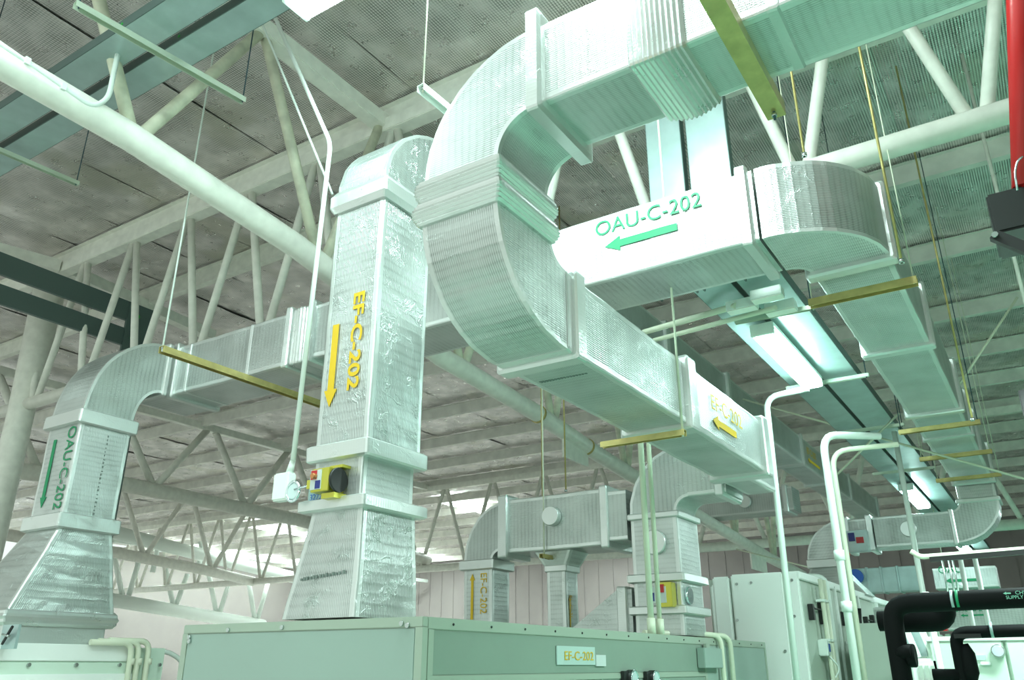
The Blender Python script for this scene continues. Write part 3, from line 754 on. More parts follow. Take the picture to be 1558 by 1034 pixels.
for i, (px, lab) in enumerate(((1098, 'cream conduit bending over the sage unit edge, nearer of two'), (1112, 'cream conduit bending over the sage unit edge, farther of two'))):
    e = thing('conduit', lab, 'conduit', at(px, 1000, 'x', X1+.04))
    yv = at(px, 990, 'x', X1+.05).y
    obj('pipe', tube(BM(), [(-3.55, yv-1.1, ZU+.03), (-3.3, yv-.2, ZU+.04), (X1+.05, yv, ZU+.03), (X1+.05, yv, 0.1)], .028, 10, rad=.14), PCREAM, e)
# pair of vertical conduits in front of the second riser
for i, (a, b, lab) in enumerate((((988, 680), (992, 962), 'cream conduit rising before the second riser then bending to the trays, left of two'), ((1001, 690), (1008, 966), 'cream conduit rising before the second riser then bending to the trays, right of two'))):
    q = Vector((-3.25, 7.40+.2*i, ZU)); e = thing('conduit', lab, 'conduit', q)
    end = at(1120, 465, 'z', 4.52) if i == 0 else at(1180, 468, 'z', 4.48)
    obj('pipe', tube(BM(), [q, q+Z*(2.98-.03*i), end], .03 if i == 0 else .024, 10, rad=.2), PCREAM, e)
    obj('socket', tube(BM(), [q, q+Z*.14], .04, 10), PCREAM, e)

# ------------------------------------------------------------------ left mint unit
LU = thing('air_handling_unit', 'pale mint air handling unit at lower left under the duct with green OAU lettering', 'air unit', (-9, 4.2, 0))
obj('casing', mbox(-10.4, -7.92, 2.6, 5.62, 0, 1.76), MINT, LU)
obj('top_rail', mbox(-7.95, -7.9, 2.6, 5.2, 1.63, 1.78, .006), WPAN, LU)
obj('side_panel', mbox(-7.93, -7.89, 2.7, 5.55, 1.2, 1.62, .006), MINT, LU)
obj('lower_rail', mbox(-7.93, -7.86, 2.7, 5.3, 1.1, 1.52, .006), WPAN, LU)
for px in (44, 116, 182, 243):
    q = at(px, 1011, 'x', -7.88); obj('bolt', disc((-7.89, q.y, q.z), (1, 0, 0), .018, .02, 10), STEEL, LU)
for i, px in enumerate((200, 211, 226)):
    q = at(px, 1004, 'x', -7.84)
    e = thing('conduit', ('leftmost', 'middle', 'rightmost')[i]+' of three cream conduits bending down over the mint unit', 'conduit', (q.x, q.y, 1))
    obj('pipe', tube(BM(), [(-7.84-.02, q.y-.45, 1.80+.01*i), (-7.84, q.y-.02, 1.80+.01*i), (-7.84, q.y, .9)], .028, 10, rad=.1), PCREAM, e)
    obj('coupling', tube(BM(), [(-7.84, q.y, 1.66), (-7.84, q.y, 1.60)], .034, 10), PCREAM, e)
e = thing('conduit', 'pale hose arching between the mint unit and the sage unit', 'conduit', at(255, 1000, 'x', -8.2))
obj('pipe', tube(BM(), [at(240, 990, 'x', -8.1), at(258, 992, 'x', -8.1), at(275, 1003, 'x', -8.1), at(285, 1025, 'x', -8.1)], .025, 8, rad=.1), WHITEP, e)
# exposed damper gear at the riser foot
e = thing('damper_linkage', 'dark damper linkage at the foot of the left riser near the picture edge', 'linkage', at(10, 970, 'y', 3.95))
g = at(12, 968, 'y', 3.95)
obj('lever', tube(BM(), [(g.x-.05, 3.94, g.z-.06), (g.x+.1, 3.92, g.z+.08)], .012, 8), BLK, e)
obj('lever', tube(BM(), [(g.x-.08, 3.94, g.z+.02), (g.x+.08, 3.92, g.z+.0)], .01, 8), STEEL, e)
obj('backing_plate', mbox(g.x-.14, g.x+.12, 3.96, 3.985, g.z-.1, g.z+.1), GALV, e)

# ------------------------------------------------------------------ cable trays
def tray(name_label, segs, wd, parent=None, sd=TRAYD, ht=0.1):
    t = thing('cable_tray', name_label, 'cable tray', segs[0][0])
    for p, q, n in segs:
        p, q, n = Vector(p), Vector(q), Vector(n)     # n: direction the open side faces
        d = (q-p).normalized(); s = d.cross(n).normalized()
        obj('tray_bottom', beam(BM(), p, q, wd, 0.006, n), GALV, t)
        for k in (-1, 1): obj('side_rail', beam(BM(), p+s*k*wd/2+n*ht/2, q+s*k*wd/2+n*ht/2, 0.014, ht, n), sd, t)
        if (q-p).length > 3:
            for m in (0.35, 0.7):
                c = p+(q-p)*m+s*wd/2*(1 if s.x > 0 or s.y < 0 else -1)+n*ht/2
                obj('splice_bolt', disc(c, s if (s.x > 0 or s.y < 0) else -s, .014, .012, 8), GRNL, t)
    return t
ZTR = 6.55
wl, wr = .33, .40
tray('left one of two galvanised cable trays running away above the bright lamp', [((-2.02, 6.3, 4.66), (-2.02, 27, 4.66), Z), ((-2.29, 6.15, 4.6), (-2.29, 6.15, 6.5), Y)], wl)
tray('right one of two galvanised cable trays running away above the bright lamp', [((-1.62, 6.3, 4.66), (-1.62, 27, 4.66), Z), ((-1.88, 6.15, 4.6), (-1.88, 6.15, 6.5), Y)], .36)
tray('upper of two wide cable trays crossing the top left corner', [((-14, 2.86, ZTR), (-2.1, 2.86, ZTR), Z)], .27)
tray('lower of two wide cable trays crossing the top left corner', [((-14, 3.2, ZTR), (-1.7, 3.2, ZTR), Z)], .25)
# dark trays at the left
DT = thing('cable_tray', 'pair of dark grey tray channels coming in from the left edge beside the near truss', 'cable tray', at(205, 480, 'y', 7.2))
xp = at(205, 480, 'y', 7.2).x
def dk(pa, pb, wd):
    a_, b_ = at(*pa, 'x', xp), at(*pb, 'x', xp)
    return a_, b_
a = at(0, 393, 'x', xp); b = at(200, 462, 'x', xp); hgt = at(0, 425, 'x', xp); ww = (a.z-hgt.z)
zc = at(100, 438, 'x', xp).z; yc = at(205, 480, 'x', xp).y
obj('side_rail', beam(BM(), (xp, at(0, 408, 'x', xp).y-.6, zc), (xp, yc, zc), 0.06, 0.34), TRAYD, DT)
zc2 = at(100, 482, 'x', xp).z
obj('side_rail', beam(BM(), (xp, at(0, 455, 'x', xp).y-.6, zc2), (xp, yc, zc2), 0.06, 0.30), TRAYD, DT)
ya_, yb_u = at(188, 500, 'x', xp).y, at(230, 480, 'x', xp).y
obj('upright', mbox(xp, xp+.05, ya_, yb_u, 0.05, zc+.16), TRAYD, DT)
for py in (478, 513):
    q = at(200, py, 'x', xp+.08); obj('splice_bolt', disc((xp+.06, yc, q.z), (1, 0, 0), .05, .03, 8), GRNL, DT)

# ------------------------------------------------------------------ fluorescent lamps
def lamp(c, axis, ln, wd, label, dm=None):
    t = thing('fluorescent_lamp', label, 'lamp', c)
    x, y, z = c
    dx, dy = (ln/2, wd/2) if axis == 'x' else (wd/2, ln/2)
    obj('housing', mbox(x-dx, x+dx, y-dy, y+dy, z+.05, z+.11, .01), WHITEP, t)
    obj('diffuser', mbox(x-dx+.01, x+dx-.01, y-dy+.01, y+dy-.01, z-.03, z+.05, .02), dm or DIFF, t)
    for k in (-1, 1):
        bx_, by_ = (x+k*dx*.7, y) if axis == 'x' else (x, y+k*dy*.7)
        obj('bracket', mbox(bx_-.02, bx_+.02, by_-.02, by_+.02, z+.1, z+.17, .003), WHITEP, t)
        if axis == 'x': obj('end_cap', mbox(x+k*dx-.02, x+k*dx+.02, y-dy, y+dy, z-.02, z+.1, .005), WHITEP, t)
        else: obj('end_cap', mbox(x-dx, x+dx, y+k*dy-.02, y+k*dy+.02, z-.02, z+.1, .005), WHITEP, t)
    return t
lamp((-1.87, 8.15, 4.50), 'y', 1.85, .22, 'long bright fluorescent lamp below the cable trays right of centre')
LQ = lamp((-1.95, 17.0, 4.52), 'y', 2.1, .25, 'second fluorescent lamp farther along under the cable trays')
lamp((-1.95, 25.5, 4.50), 'y', 2.1, .25, 'farthest small fluorescent lamp above the black pipes')
lamp((-3.42, 3.26, 6.40), 'x', 1.45, .26, 'glowing fluorescent lamp at the top edge left of the S-shaped duct', DIFFK)
# conduit to lamp and boxes
for i, (px, py, lab) in enumerate(((1131, 465, 'leftmost'), (1169, 448, 'uppermost'), (1190, 468, 'rightmost'))):
    q = at(px, py, 'z', 4.53)
    e = thing('junction_box', lab+' of three white boxes under the cable trays beside the lamp', 'box', q)
    obj('enclosure', mbox(q.x-.14, q.x+.12, q.y-.06, q.y+.06, q.z-.04, q.z+.05, .006), WHITEP, e)
    obj('lid', mbox(q.x-.135, q.x+.115, q.y-.055, q.y+.055, q.z-.046, q.z-.04), CREAM, e)

# ------------------------------------------------------------------ struts and threaded rods
def strut(p, q, label, mat=STRUT, wd=.045, rods=(), rodmat=PCREAM, rr=.006, up_=None, od=-1):
    t = thing('support_channel', label, 'support channel', Vector(p))
    obj('channel', channel(BM(), p, q, wd, wd*.9, .004, od), mat, t)
    for k in rods:
        c = Vector(p)+(Vector(q)-Vector(p))*k
        obj('threaded_rod', tube(BM(), [c-Z*.05, (c.x, c.y, up_ or ZR-.2)], rr, 6), rodmat, t)
        obj('nut', tube(BM(), [c-Z*.03, c-Z*.012], .016, 6), STEEL, t)
    return t
strut(at(115, 2, 'z', 6.42), at(372, 150, 'z', 6.42), 'pale slotted channel hanging under the trays at top left, longer of two', rods=(.02, .99), rodmat=DKROD, wd=.06)
strut((-8.1, 2.6, 6.42), at(120, 277, 'z', 6.42), 'pale slotted channel hanging under the trays at the left edge', rods=(.05, .98), rodmat=DKROD, wd=.05)
strut(at(640, 128, 'z', 5.25), (at(640, 128, 'z', 5.25).x+.03, 4.3, 5.25), 'white channel end with rod just left of the upper S bend', rods=(.03,), rodmat=PCREAM, wd=.06, mat=WHITEP)
q = at(246, 526, 'z', 4.3)
strut(q, (q.x, q.y+2.6, q.z), 'long yellowish channel under the left part of the supply duct beside the riser', YSTRUT, .07, rods=(.005,), rr=.009, rodmat=WHITEP)
q = at(1140, 95, 'z', 4.44)
strut((q.x, 2.4, 4.40), (q.x, 3.9, 4.40), 'yellowish channel crossing under the upper run at the top edge', YSTRUT, .10, rods=(.96,), rodmat=DKROD, rr=.008, od=1)
strut((-1.24, 6.33, 4.34), (-.44, 6.33, 4.34), 'yellowish channel under the right-hand duct just past the bend', YSTRUT, .07, rods=(.03, .97))
for yv, lab in ((10.9, 'nearer'), (12.6, 'middle'), (14.3, 'farther')):
    strut((-1.3, yv, 4.33), (-.4, yv, 4.33), lab+' of three small channels under the receding right-hand duct', YSTRUT, .06, rods=(.03, .97), rodmat=DKROD if yv < 11 else PCREAM)
y1_ = y1+.1
strut((-2.82, y1_-.25, 3.24), (-2.12, y1_-.25, 3.24), 'flat channel carrying the lower S run near its joint', YSTRUT, .05, rods=(.97,), rr=.010)
strut(at(1118, 487, 'z', 4.60), at(1238, 464, 'z', 4.60), 'pale channel across the trays in front of the bright lamp', rods=(.97,), rodmat=DKROD)
strut((-2.2, 9.25, 4.6), (-1.3, 9.25, 4.6), 'pale channel across the trays just past the bright lamp', rods=(.97,), rodmat=DKROD)
strut((-2.25, 11.6, 4.6), (-1.3, 11.6, 4.6), 'pale channel across the trays midway to the second lamp', rods=(.97,), rodmat=DKROD)
strut((-2.25, 14.6, 4.6), (-1.3, 14.6, 4.6), 'pale channel across the trays before the second lamp', rods=(.97,), rodmat=DKROD)
q = at(833, 813, 'y', 8.3)
strut((q.x, 8.15, 2.78), (q.x, 9.0, 2.78), 'short yellowish channel under the branch duct', YSTRUT, .05, rods=(.08,), rr=.008)
# long hanger rods standing alone
for (pa, pb, pl, lab) in (((1316, 50), (1372, 400), 5.9, 'long cream hanger rod in front of the right-hand bend, right of two'), ((1205, 100), (1224, 238), 5.7, 'cream hanger rod above the right-hand bend, left of two'),
                          ((1400, 262), (1480, 640), 9.0, 'cream hanger rod right of the receding duct, near the top'), ((820, 640), (826, 800), 9.6, 'thin hanger rod above the branch duct, left of two'),
                          ((860, 660), (861, 748), 9.6, 'thin hanger rod above the branch duct, right of two'), ((985, 320), (924, 200), 6.2, None)):
    if lab is None: continue
    p = at(*pb, 'y', pl)
    e = thing('hanger_rod', lab, 'rod', p); top = min(ZR-.1, ZR-.1)
    obj('rod', tube(BM(), [p, (p.x, p.y, top)], .011, 6), YSTRUT if px else PCREAM, e)
    obj('nut', tube(BM(), [p, p+Z*.03], .022, 6), STEEL, e)
for (pa, pb, yv, lab) in (((1452, 596), (1548, 452), 11.0, 'thin diagonal tie bar right of the receding duct'), ((1268, 727), (1368, 628), 11.5, 'thin diagonal tie bar below the trays'),
                          ((1130, 607), (1558, 728), 12.5, 'long thin tie bar sloping right across the trays'), ((1120, 835), (1300, 880), 20, 'thin tie bar over the white unit')):
    e = thing('tie_bar', lab, 'tie bar', at(*pa, 'y', yv)); obj('bar', tube(BM(), [at(*pa, 'y', yv), at(*pb, 'y', yv)], .016, 6), PCREAM, e)

# conduit clipped on the truss chord at top left
e = thing('conduit', 'white conduit clipped along the large truss chord and bending up at top left', 'conduit', at(100, 110, 'x', -5.98))
pts = [at(-30, 46, 'x', -5.98), at(60, 108, 'x', -5.98), at(140, 164, 'x', -5.98), at(165, 150, 'x', -5.98), at(186, 50, 'x', -5.98)]
obj('pipe', tube(BM(), pts, .022, 10, rad=.15), WHITEP, e)
obj('conduit_box', mbox(pts[-1].x-.05, pts[-1].x+.05, pts[-1].y-.05, pts[-1].y+.05, pts[-1].z, pts[-1].z+.09, .006), WHITEP, e)
for px, py in ((40, 94), (95, 133)):
    q = at(px, py, 'x', -5.98); obj('clip', mbox(q.x-.03, q.x+.03, q.y-.02, q.y+.02, q.z-.03, q.z+.03), WHITEP, e)
# ------------------------------------------------------------------ vertical white conduits right of centre
e = thing('conduit', 'bright white vertical conduit at the end of the S-shaped duct bending towards the lamp', 'conduit', (-2.34, 9.0, 0))
obj('pipe', tube(BM(), [(-2.34-.08, 9.0, 0.1), (-2.38, 9.0, 4.44), (-1.9, 9.0, 4.46)], .034, 12, rad=.16), WHITEP, e)
e = thing('conduit', 'white vertical conduit before the white unit bending right, nearer of two', 'conduit', (-1.83, 9.0, 0))
obj('pipe', tube(BM(), [(-1.83, 9.0, 0.1), (-1.83, 9.0, 3.92), (-1.35, 9.6, 3.97)], .04, 12, rad=.2), WHITEP, e)
for zz in (2.1, 2.6): obj('coupling', tube(BM(), [(-1.83, 9, zz), (-1.83, 9, zz+.1)], .052, 12), WHITEP, e)
e = thing('conduit', 'second vertical conduit close behind the white one, bending right under the trays', 'conduit', (-1.8, 9.4, 0))
obj('pipe', tube(BM(), [(-1.86, 9.5, 0.1), (-1.86, 9.5, 3.85), (-1.2, 9.8, 3.9)], .03, 12, rad=.2), PCREAM, e)
q = at(1395, 850, 'y', 12)
e = thing('conduit', 'slim white vertical pole before the distant cross duct', 'conduit', (q.x, 12, 0))
obj('pipe', tube(BM(), [(q.x, 12, 0), (q.x, 12, 4.6)], .035, 10), WHITEP, e)
# ------------------------------------------------------------------ tall white units on the right
WU = thing('air_handling_unit', 'tall bright white air handling unit right of the sage unit, with rounded panels', 'air unit', (-3.3, 13, 0))
wy = 11.2
def xa_(px, py=900): return at(px, py, 'y', wy).x
zt = at(1200, 869, 'y', wy).z; xr_ = xa_(1218)
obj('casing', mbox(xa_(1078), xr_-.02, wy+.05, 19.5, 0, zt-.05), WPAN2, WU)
for a, b, dz in ((1080, 1101, -.12), (1085, 1111, -.02), (1113, 1194, 0), (1195, 1230, 0)):
    x0_ = xa_(a, 900); x1_ = min(xa_(b, 900), xr_)
    obj('front_panel', mbox(x0_+.006, x1_-.006, wy-.02 if a != 1080 else wy, wy+.06, .15, zt+dz, .02), WPAN, WU)
for px, py in ((1143, 886), (1121, 888), (1205, 882), (1209, 937), (1195, 990), (1122, 943)):
    q = at(px, py, 'y', wy-.025); obj('bolt', disc(q, (0, -1, 0), .018, .015, 8), STEEL, WU)
yb_ = wy
for k, (ln, z_) in enumerate(((1.9, 0), (1.6, -.03), (1.6, -.05), (1.6, -.05), (1.5, -.05))):
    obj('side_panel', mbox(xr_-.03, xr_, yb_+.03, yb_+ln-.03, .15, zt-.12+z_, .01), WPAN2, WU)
    obj('side_frame', mbox(xr_-.03, xr_+.03, yb_+ln-.03, yb_+ln+.05, .1, zt-.05+z_, .01), WPAN, WU)
    pnl = [o for o in WU.children if o.name.startswith('side_panel')][-1]
    obj('door_handle', mbox(xr_, xr_+.07, yb_+.25, yb_+.33, 2.15, 2.35, .005), BLK, pnl)
    obj('door_handle', mbox(xr_, xr_+.07, yb_+.8, yb_+.9, 2.12, 2.4, .005), BLK, pnl)
    obj('handle_bar', tube(BM(), [(xr_+.05, yb_+.29, 2.3), (xr_+.05, yb_+.85, 2.3)], .014, 6), BLK, pnl)
    yb_ += ln
obj('top_rail', mbox(xr_-.06, xr_+.02, wy, 19.5, zt-.1, zt, .01), WPAN, WU)
e = thing('conduit', 'white conduit bending over the corner of the tall white unit', 'conduit', (xr_+.1, wy+1.1, 0))
obj('pipe', tube(BM(), [(xr_-.6, wy+.9, zt+.04), (xr_+.08, wy+1.15, zt+.03), (xr_+.08, wy+1.15, .4)], .035, 10, rad=.15), WHITEP, e)
q = at(1260, 985, 'x', xr_+.1)
e = thing('junction_box', 'small white box with blue mark and dangling wires on the tall white unit', 'box', q)
obj('enclosure', mbox(xr_, xr_+.12, q.y-.12, q.y+.12, q.z-.1, q.z+.1, .01), WHITEP, e)
obj('blue_mark', mbox(xr_+.12, xr_+.124, q.y-.05, q.y+.05, q.z-.05, q.z+.05), BLUE, e)
obj('wire', tube(BM(), [(xr_+.1, q.y, q.z-.1), (xr_+.2, q.y+.1, q.z-.25), (xr_+.1, q.y+.05, q.z-.4), (xr_, q.y-.2, q.z-.42)], .012, 6, rad=.08), WHITEP, e)
# black looping cables
e = thing('cable_loop', 'loops of black cable hanging beside the white vertical conduit', 'cable', at(1300, 935, 'y', 12.6))
for k, (x0_, x1_, yb2) in enumerate(((1293, 1309, 975), (1295, 1311, 968), (1298, 1308, 960))):
    obj('cable', tube(BM(), [at(x0_, 925, 'y', 12.6), at(x0_+1, yb2-12, 'y', 12.6), at((x0_+x1_)/2, yb2, 'y', 12.6), at(x1_, yb2-12, 'y', 12.6), at(x1_-2, 925, 'y', 12.6)], .012, 6, rad=.15), BLK, e)
# row of farther sage-white units with ribbed doors
FU = thing('air_handling_unit', 'row of pale ribbed unit doors behind the black pipes', 'air unit', (-2.4, 15, 0))
xf_ = at(1330, 1000, 'y', 14.5).x
for k in range(4):
    a_, b_ = at(1318+k*16, 985, 'x', xf_).y, at(1333+k*16, 985, 'x', xf_).y
for k in range(4):
    ya_ = 12.0+k*1.4
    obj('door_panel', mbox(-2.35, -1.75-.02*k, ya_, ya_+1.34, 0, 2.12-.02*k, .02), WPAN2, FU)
    obj('door_edge', mbox(-1.78, -1.70, ya_+1.3, ya_+1.38, 0, 2.14-.02*k, .01), MINT, FU)
    obj('door_handle', mbox(-1.74, -1.66, ya_+.6, ya_+.75, 1.85, 2.0, .01), BLK, FU)
# distant foil duct with OAU text, behind the black pipes
OD = thing('air_duct', 'distant foil duct with small green OAU-C-202 behind the black pipes', 'duct', (-.8, 16.3, 2.1))
z0_, z1_ = at(1480, 958, 'y', 16).z, at(1480, 918, 'y', 16).z
duct('x', -2.9, 1.2, (16, 16.5), (z0_, z1_), 'duct_section', OD)
band('x', -.55, -.45, (16, 16.5), (z0_, z1_), OD, .03)
qa, qb = at(1452, 934, 'y', 16), at(1506, 934, 'y', 16)
lettering('OAU-C-202', (qa.x, 15.994, at(1480, 929.5, 'y', 16).z), X, Z, .13, GRN, OD, width=qb.x-qa.x)
qa, qb = at(1502, 943, 'y', 16), at(1463, 945, 'y', 16)
za_ = at(1480, 935.5, 'y', 16).z
arrow((qa.x, 15.995, za_), (qb.x, 15.995, za_), (0, -1, 0), .025, GRN, OD)
# lit sloping duct with green lettering above the pipes
LDr = 0
LD = thing('air_duct', 'bright distant duct with green marks just above the black pipes', 'duct', at(1450, 890, 'y', 19))
qa, qb = at(1424, 896, 'y', 19), at(1470, 862, 'y', 19)
duct('x', qa.x, qb.x+.5, (19, 19.5), (qa.z, qb.z), 'duct_section', LD)
obj('hanger', tube(BM(), [(qa.x+.2, 19.25, qa.z), (qa.x+.2, 19.25, ZR-.1)], .012, 6), PCREAM, LD)
lettering('OAU', (qa.x+.1, 18.99, qa.z+.3), X, Z, .2, GRN, LD)
arrow((qa.x+.8, 18.992, qa.z+.15), (qa.x+.2, 18.992, qa.z+.15), (0, -1, 0), .05, GRN, LD)
# right hand pale unit with gauge
RU = thing('air_handling_unit', 'pale mint unit with round gauge at the lower right corner', 'air unit', (-.2, 9, 0))
ry_ = 8.6
x0_ = at(1470, 1000, 'y', ry_).x; xm = at(1532, 1000, 'y', ry_).x; zt_r = at(1490, 969, 'y', ry_).z
obj('casing', mbox(x0_-.3, 1.6, ry_+.05, ry_+1.6, 0, zt_r-.02), MINT, RU)
obj('front_panel', mbox(x0_-.28, xm-.01, ry_, ry_+.06, .1, zt_r-.03, .012), MINT, RU)
obj('front_panel', mbox(xm+.01, 1.6, ry_, ry_+.06, .1, zt_r-.03, .012), MINT, RU)
obj('top_rail', mbox(x0_-.3, 1.6, ry_-.01, ry_+.08, zt_r-.03, zt_r+.01, .005), WPAN, RU)
q = at(1490, 1000, 'y', ry_); obj('label_plate', mbox(q.x-.1, q.x+.05, ry_-.012, ry_, q.z-.02, q.z+.02), LBL, RU)
q = at(1500, 1009, 'y', ry_); obj('handle', mbox(q.x-.04, q.x+.04, ry_-.03, ry_, q.z-.015, q.z+.015, .006), WPAN, RU)
q = at(1519, 990, 'y', ry_)
e = thing('pressure_gauge', 'round grey dial gauge on the pale mint unit at lower right', 'gauge', (q.x, ry_, q.z-.05))
obj('case', disc((q.x, ry_, q.z), (0, -1, 0), .055, .06, 20), STEEL, e)
obj('dial', disc((q.x, ry_-.058, q.z), (0, -1, 0), .045, .008, 20), GLASS, e)
# small white pump station panels in between
SP = thing('control_cabinet', 'small pale cabinet with sloping white frame between the black pipes', 'cabinet', at(1400, 1034, 'y', 8.5))
qa, qb = at(1388, 1034, 'y', 8.6), at(1428, 1001, 'y', 8.6)
obj('cabinet_body', mbox(qa.x, qb.x, 8.6, 9.0, 0, qb.z, .02), WPAN, SP)
for k in range(3):
    xx = qa.x+(qb.x-qa.x)*(.3+.2*k); obj('louvre', mbox(xx, xx+.03, 8.585, 8.6, qb.z-.25, qb.z-.06), WPAN2, SP)
    obj('valve_knob', disc((xx+.01, 8.59, qb.z-.2), (0, -1, 0), .02, .04, 10), BLK, SP)
obj('frame_bar', beam(BM(), at(1380, 960, 'y', 8.8), at(1398, 1000, 'y', 8.8), .05, .05), WPAN, SP)
obj('frame_bar', beam(BM(), at(1403, 960, 'y', 8.8), at(1420, 998, 'y', 8.8), .05, .05), WPAN, SP)
obj('frame_panel', mbox(at(1380, 990, 'y', 8.9).x, at(1410, 990, 'y', 8.9).x, 8.9, 8.94, at(1380, 998, 'y', 8.9).z, at(1380, 960, 'y', 8.9).z), GALV, SP)
q = at(1424, 990, 'y', 8)
e = thing('conduit', 'slim white vertical pipe between the two black risers', 'conduit', (q.x, 8, 0))
obj('pipe', tube(BM(), [(q.x+.04, 8, 0), (q.x, 8, at(1415, 900, 'y', 8).z)], .026, 10), WHITEP, e)
# ------------------------------------------------------------------ black insulated pipes
BP = thing('insulated_pipe', 'large black insulated pipe with green arrows, turning down beside the cabinet', 'pipe', (-.9, 6, 0))
yp = 6.0; pz = at(1400, 917, 'y', yp).z
xv = at(1368, 1000, 'y', yp).x
obj('pipe_run', tube(BM(), [(1.2, yp, pz+.03), (xv, yp, pz), (xv, yp, 0.3)], .06, 18, rad=.12), BLACK, BP)
q = at(1385, 1010, 'y', yp); obj('valve', tube(BM(), [(xv, yp-.02, at(1385, 992, 'y', yp).z), (xv+.09, yp-.04, at(1385, 992, 'y', yp).z)], .045, 12), BLACK, BP)
obj('flange_disc', disc((xv+.05, yp, 1.66), (1, 0, 0), .07, .05, 16), BLACK, BP)
for px in (1446, 1454):
    q = at(px, 905, 'y', yp); obj('cable_tie', tube(BM(), [(q.x, yp, pz+.01), (q.x+.016, yp, pz+.01)], .063, 18), GALV if px == 1446 else GRN, BP)
q = at(1532, 903, 'y', yp-.08)
TGL = plain('pale_green_print', (0.25, 0.60, 0.45), 0.5)
q = at(1545, 904, 'y', yp-.063); lettering('CHW', (q.x, yp-.063, q.z), X, Z, .030, TGL, BP)
q = at(1531, 911, 'y', yp-.055); lettering('SUPPLY', (q.x, yp-.058, q.z), X, Z, .028, TGL, BP)
q = at(1538, 902, 'y', yp-.062); q2 = at(1526, 902, 'y', yp-.062)
arrow((q.x, yp-.062, q.z), (q2.x, yp-.062, q.z), (0, -1, 0), .008, TGL, BP)
LP = thing('insulated_pipe', 'lower black insulated pipe ending in a large cap left of the black riser', 'pipe', (-.8, 5.8, 1.8))
p0, p1 = at(1355, 944, 'y', 6.2), at(1438, 944, 'y', 6.2)
pu = at(1438, 905, 'y', 6.2)
obj('pipe_run', tube(BM(), [p0, (p1.x, 6.2, p0.z), (p1.x, 6.2, pu.z)], .075, 18, rad=.08), BLACK, LP)
q = at(1337, 945, 'y', 6.2); obj('end_cap', tube(BM(), [(q.x, 6.2, p0.z), (p0.x+.02, 6.2, p0.z)], .065, 18), BLACK, LP)
p2_ = at(1410, 905, 'y', 6.2); obj('branch', tube(BM(), [(p2_.x, 6.2, p0.z), (p2_.x, 6.2, pu.z+.02)], .03, 12), BLACK, LP)
obj('steel_stub', tube(BM(), [(at(1375, 914, 'y', 6.4).x, 6.4, at(1375, 914, 'y', 6.4).z), (at(1425, 911, 'y', 6.4).x, 6.4, at(1425, 911, 'y', 6.4).z)], .03, 14), CHROME, LP)
SP2 = thing('insulated_pipe', 'slim black insulated pipe just under the large one', 'pipe', at(1500, 915, 'y', 6.3))
q = at(1435, 918, 'y', 6.4); obj('pipe_run', tube(BM(), [(q.x, 6.4, q.z), (1.2, 6.4, q.z+.03)], .03, 12), BLACK, SP2)
RP = thing('insulated_pipe', 'black insulated pipe with valves turning down at the mint unit', 'pipe', (-.5, 7.4, 0))
q = at(1452, 962, 'y', 7.4); q2 = at(1462, 1034, 'y', 7.4)
obj('pipe_run', tube(BM(), [(1.4, 7.4, q.z+.03), (q.x, 7.4, q.z), (q.x+.01, 7.4, .3)], .045, 16, rad=.09), BLACK, RP)
g = at(1466, 1005, 'y', 7.35); obj('valve_body', tube(BM(), [(q.x+.05, 7.4, g.z+.12), (q.x+.06, 7.4, g.z+.05), (q.x+.06, 7.4, g.z-.08), (q.x+.05, 7.4, g.z-.14)], .07, 14, rads=[.03, .055, .06, .045]), BLACK, RP)
obj('valve_lever', mbox(q.x, q.x+.18, 7.32, 7.36, g.z+.16, g.z+.19), BLK, RP)
obj('side_branch', tube(BM(), [(q.x-.02, 7.4, g.z-.1), (q.x-.2, 7.4, g.z-.1)], .045, 14), BLACK, RP)
g2 = at(1505, 958, 'y', 7.3); obj('pipe_clip', tube(BM(), [(g2.x, 7.4, q.z+.015), (g2.x+.02, 7.4, q.z+.015)], .058, 16), GALV, RP)
# red beam behind the pipes
e = thing('red_beam', 'short length of red painted beam behind the black pipes', 'beam', at(1435, 957, 'y', 11)); a, b = at(1405, 960, 'y', 11), at(1440, 953, 'y', 11)
obj('beam_body', mbox(a.x, b.x, 11, 11.15, a.z, b.z), RED, e)
# gutter like black rail with cream pipe above
e = thing('pipe_rail', 'black rail with cream pipe above the black insulated pipes', 'pipe', at(1500, 850, 'y', 9))
a, b = at(1415, 851, 'y', 9), at(1570, 838, 'y', 9)
obj('black_rail', beam(BM(), a, (b.x+.5, 9, b.z+.01), .05, .045), BLK, e)
a = at(1386, 838, 'y', 9); b = at(1400, 847, 'y', 9); c = at(1570, 833, 'y', 9)
obj('cream_pipe', tube(BM(), [a, b, (c.x+.5, 9, c.z)], .025, 10, rad=.1), PCREAM, e)
for px, py in ((1433, 878), (1443, 878), (1449, 878)):
    q0 = at(px, 852, 'y', 8.9); obj('threaded_rod', tube(BM(), [q0, (q0.x, 8.9, at(px, 905, 'y', 8.9).z)], .01, 6), STEEL, e)
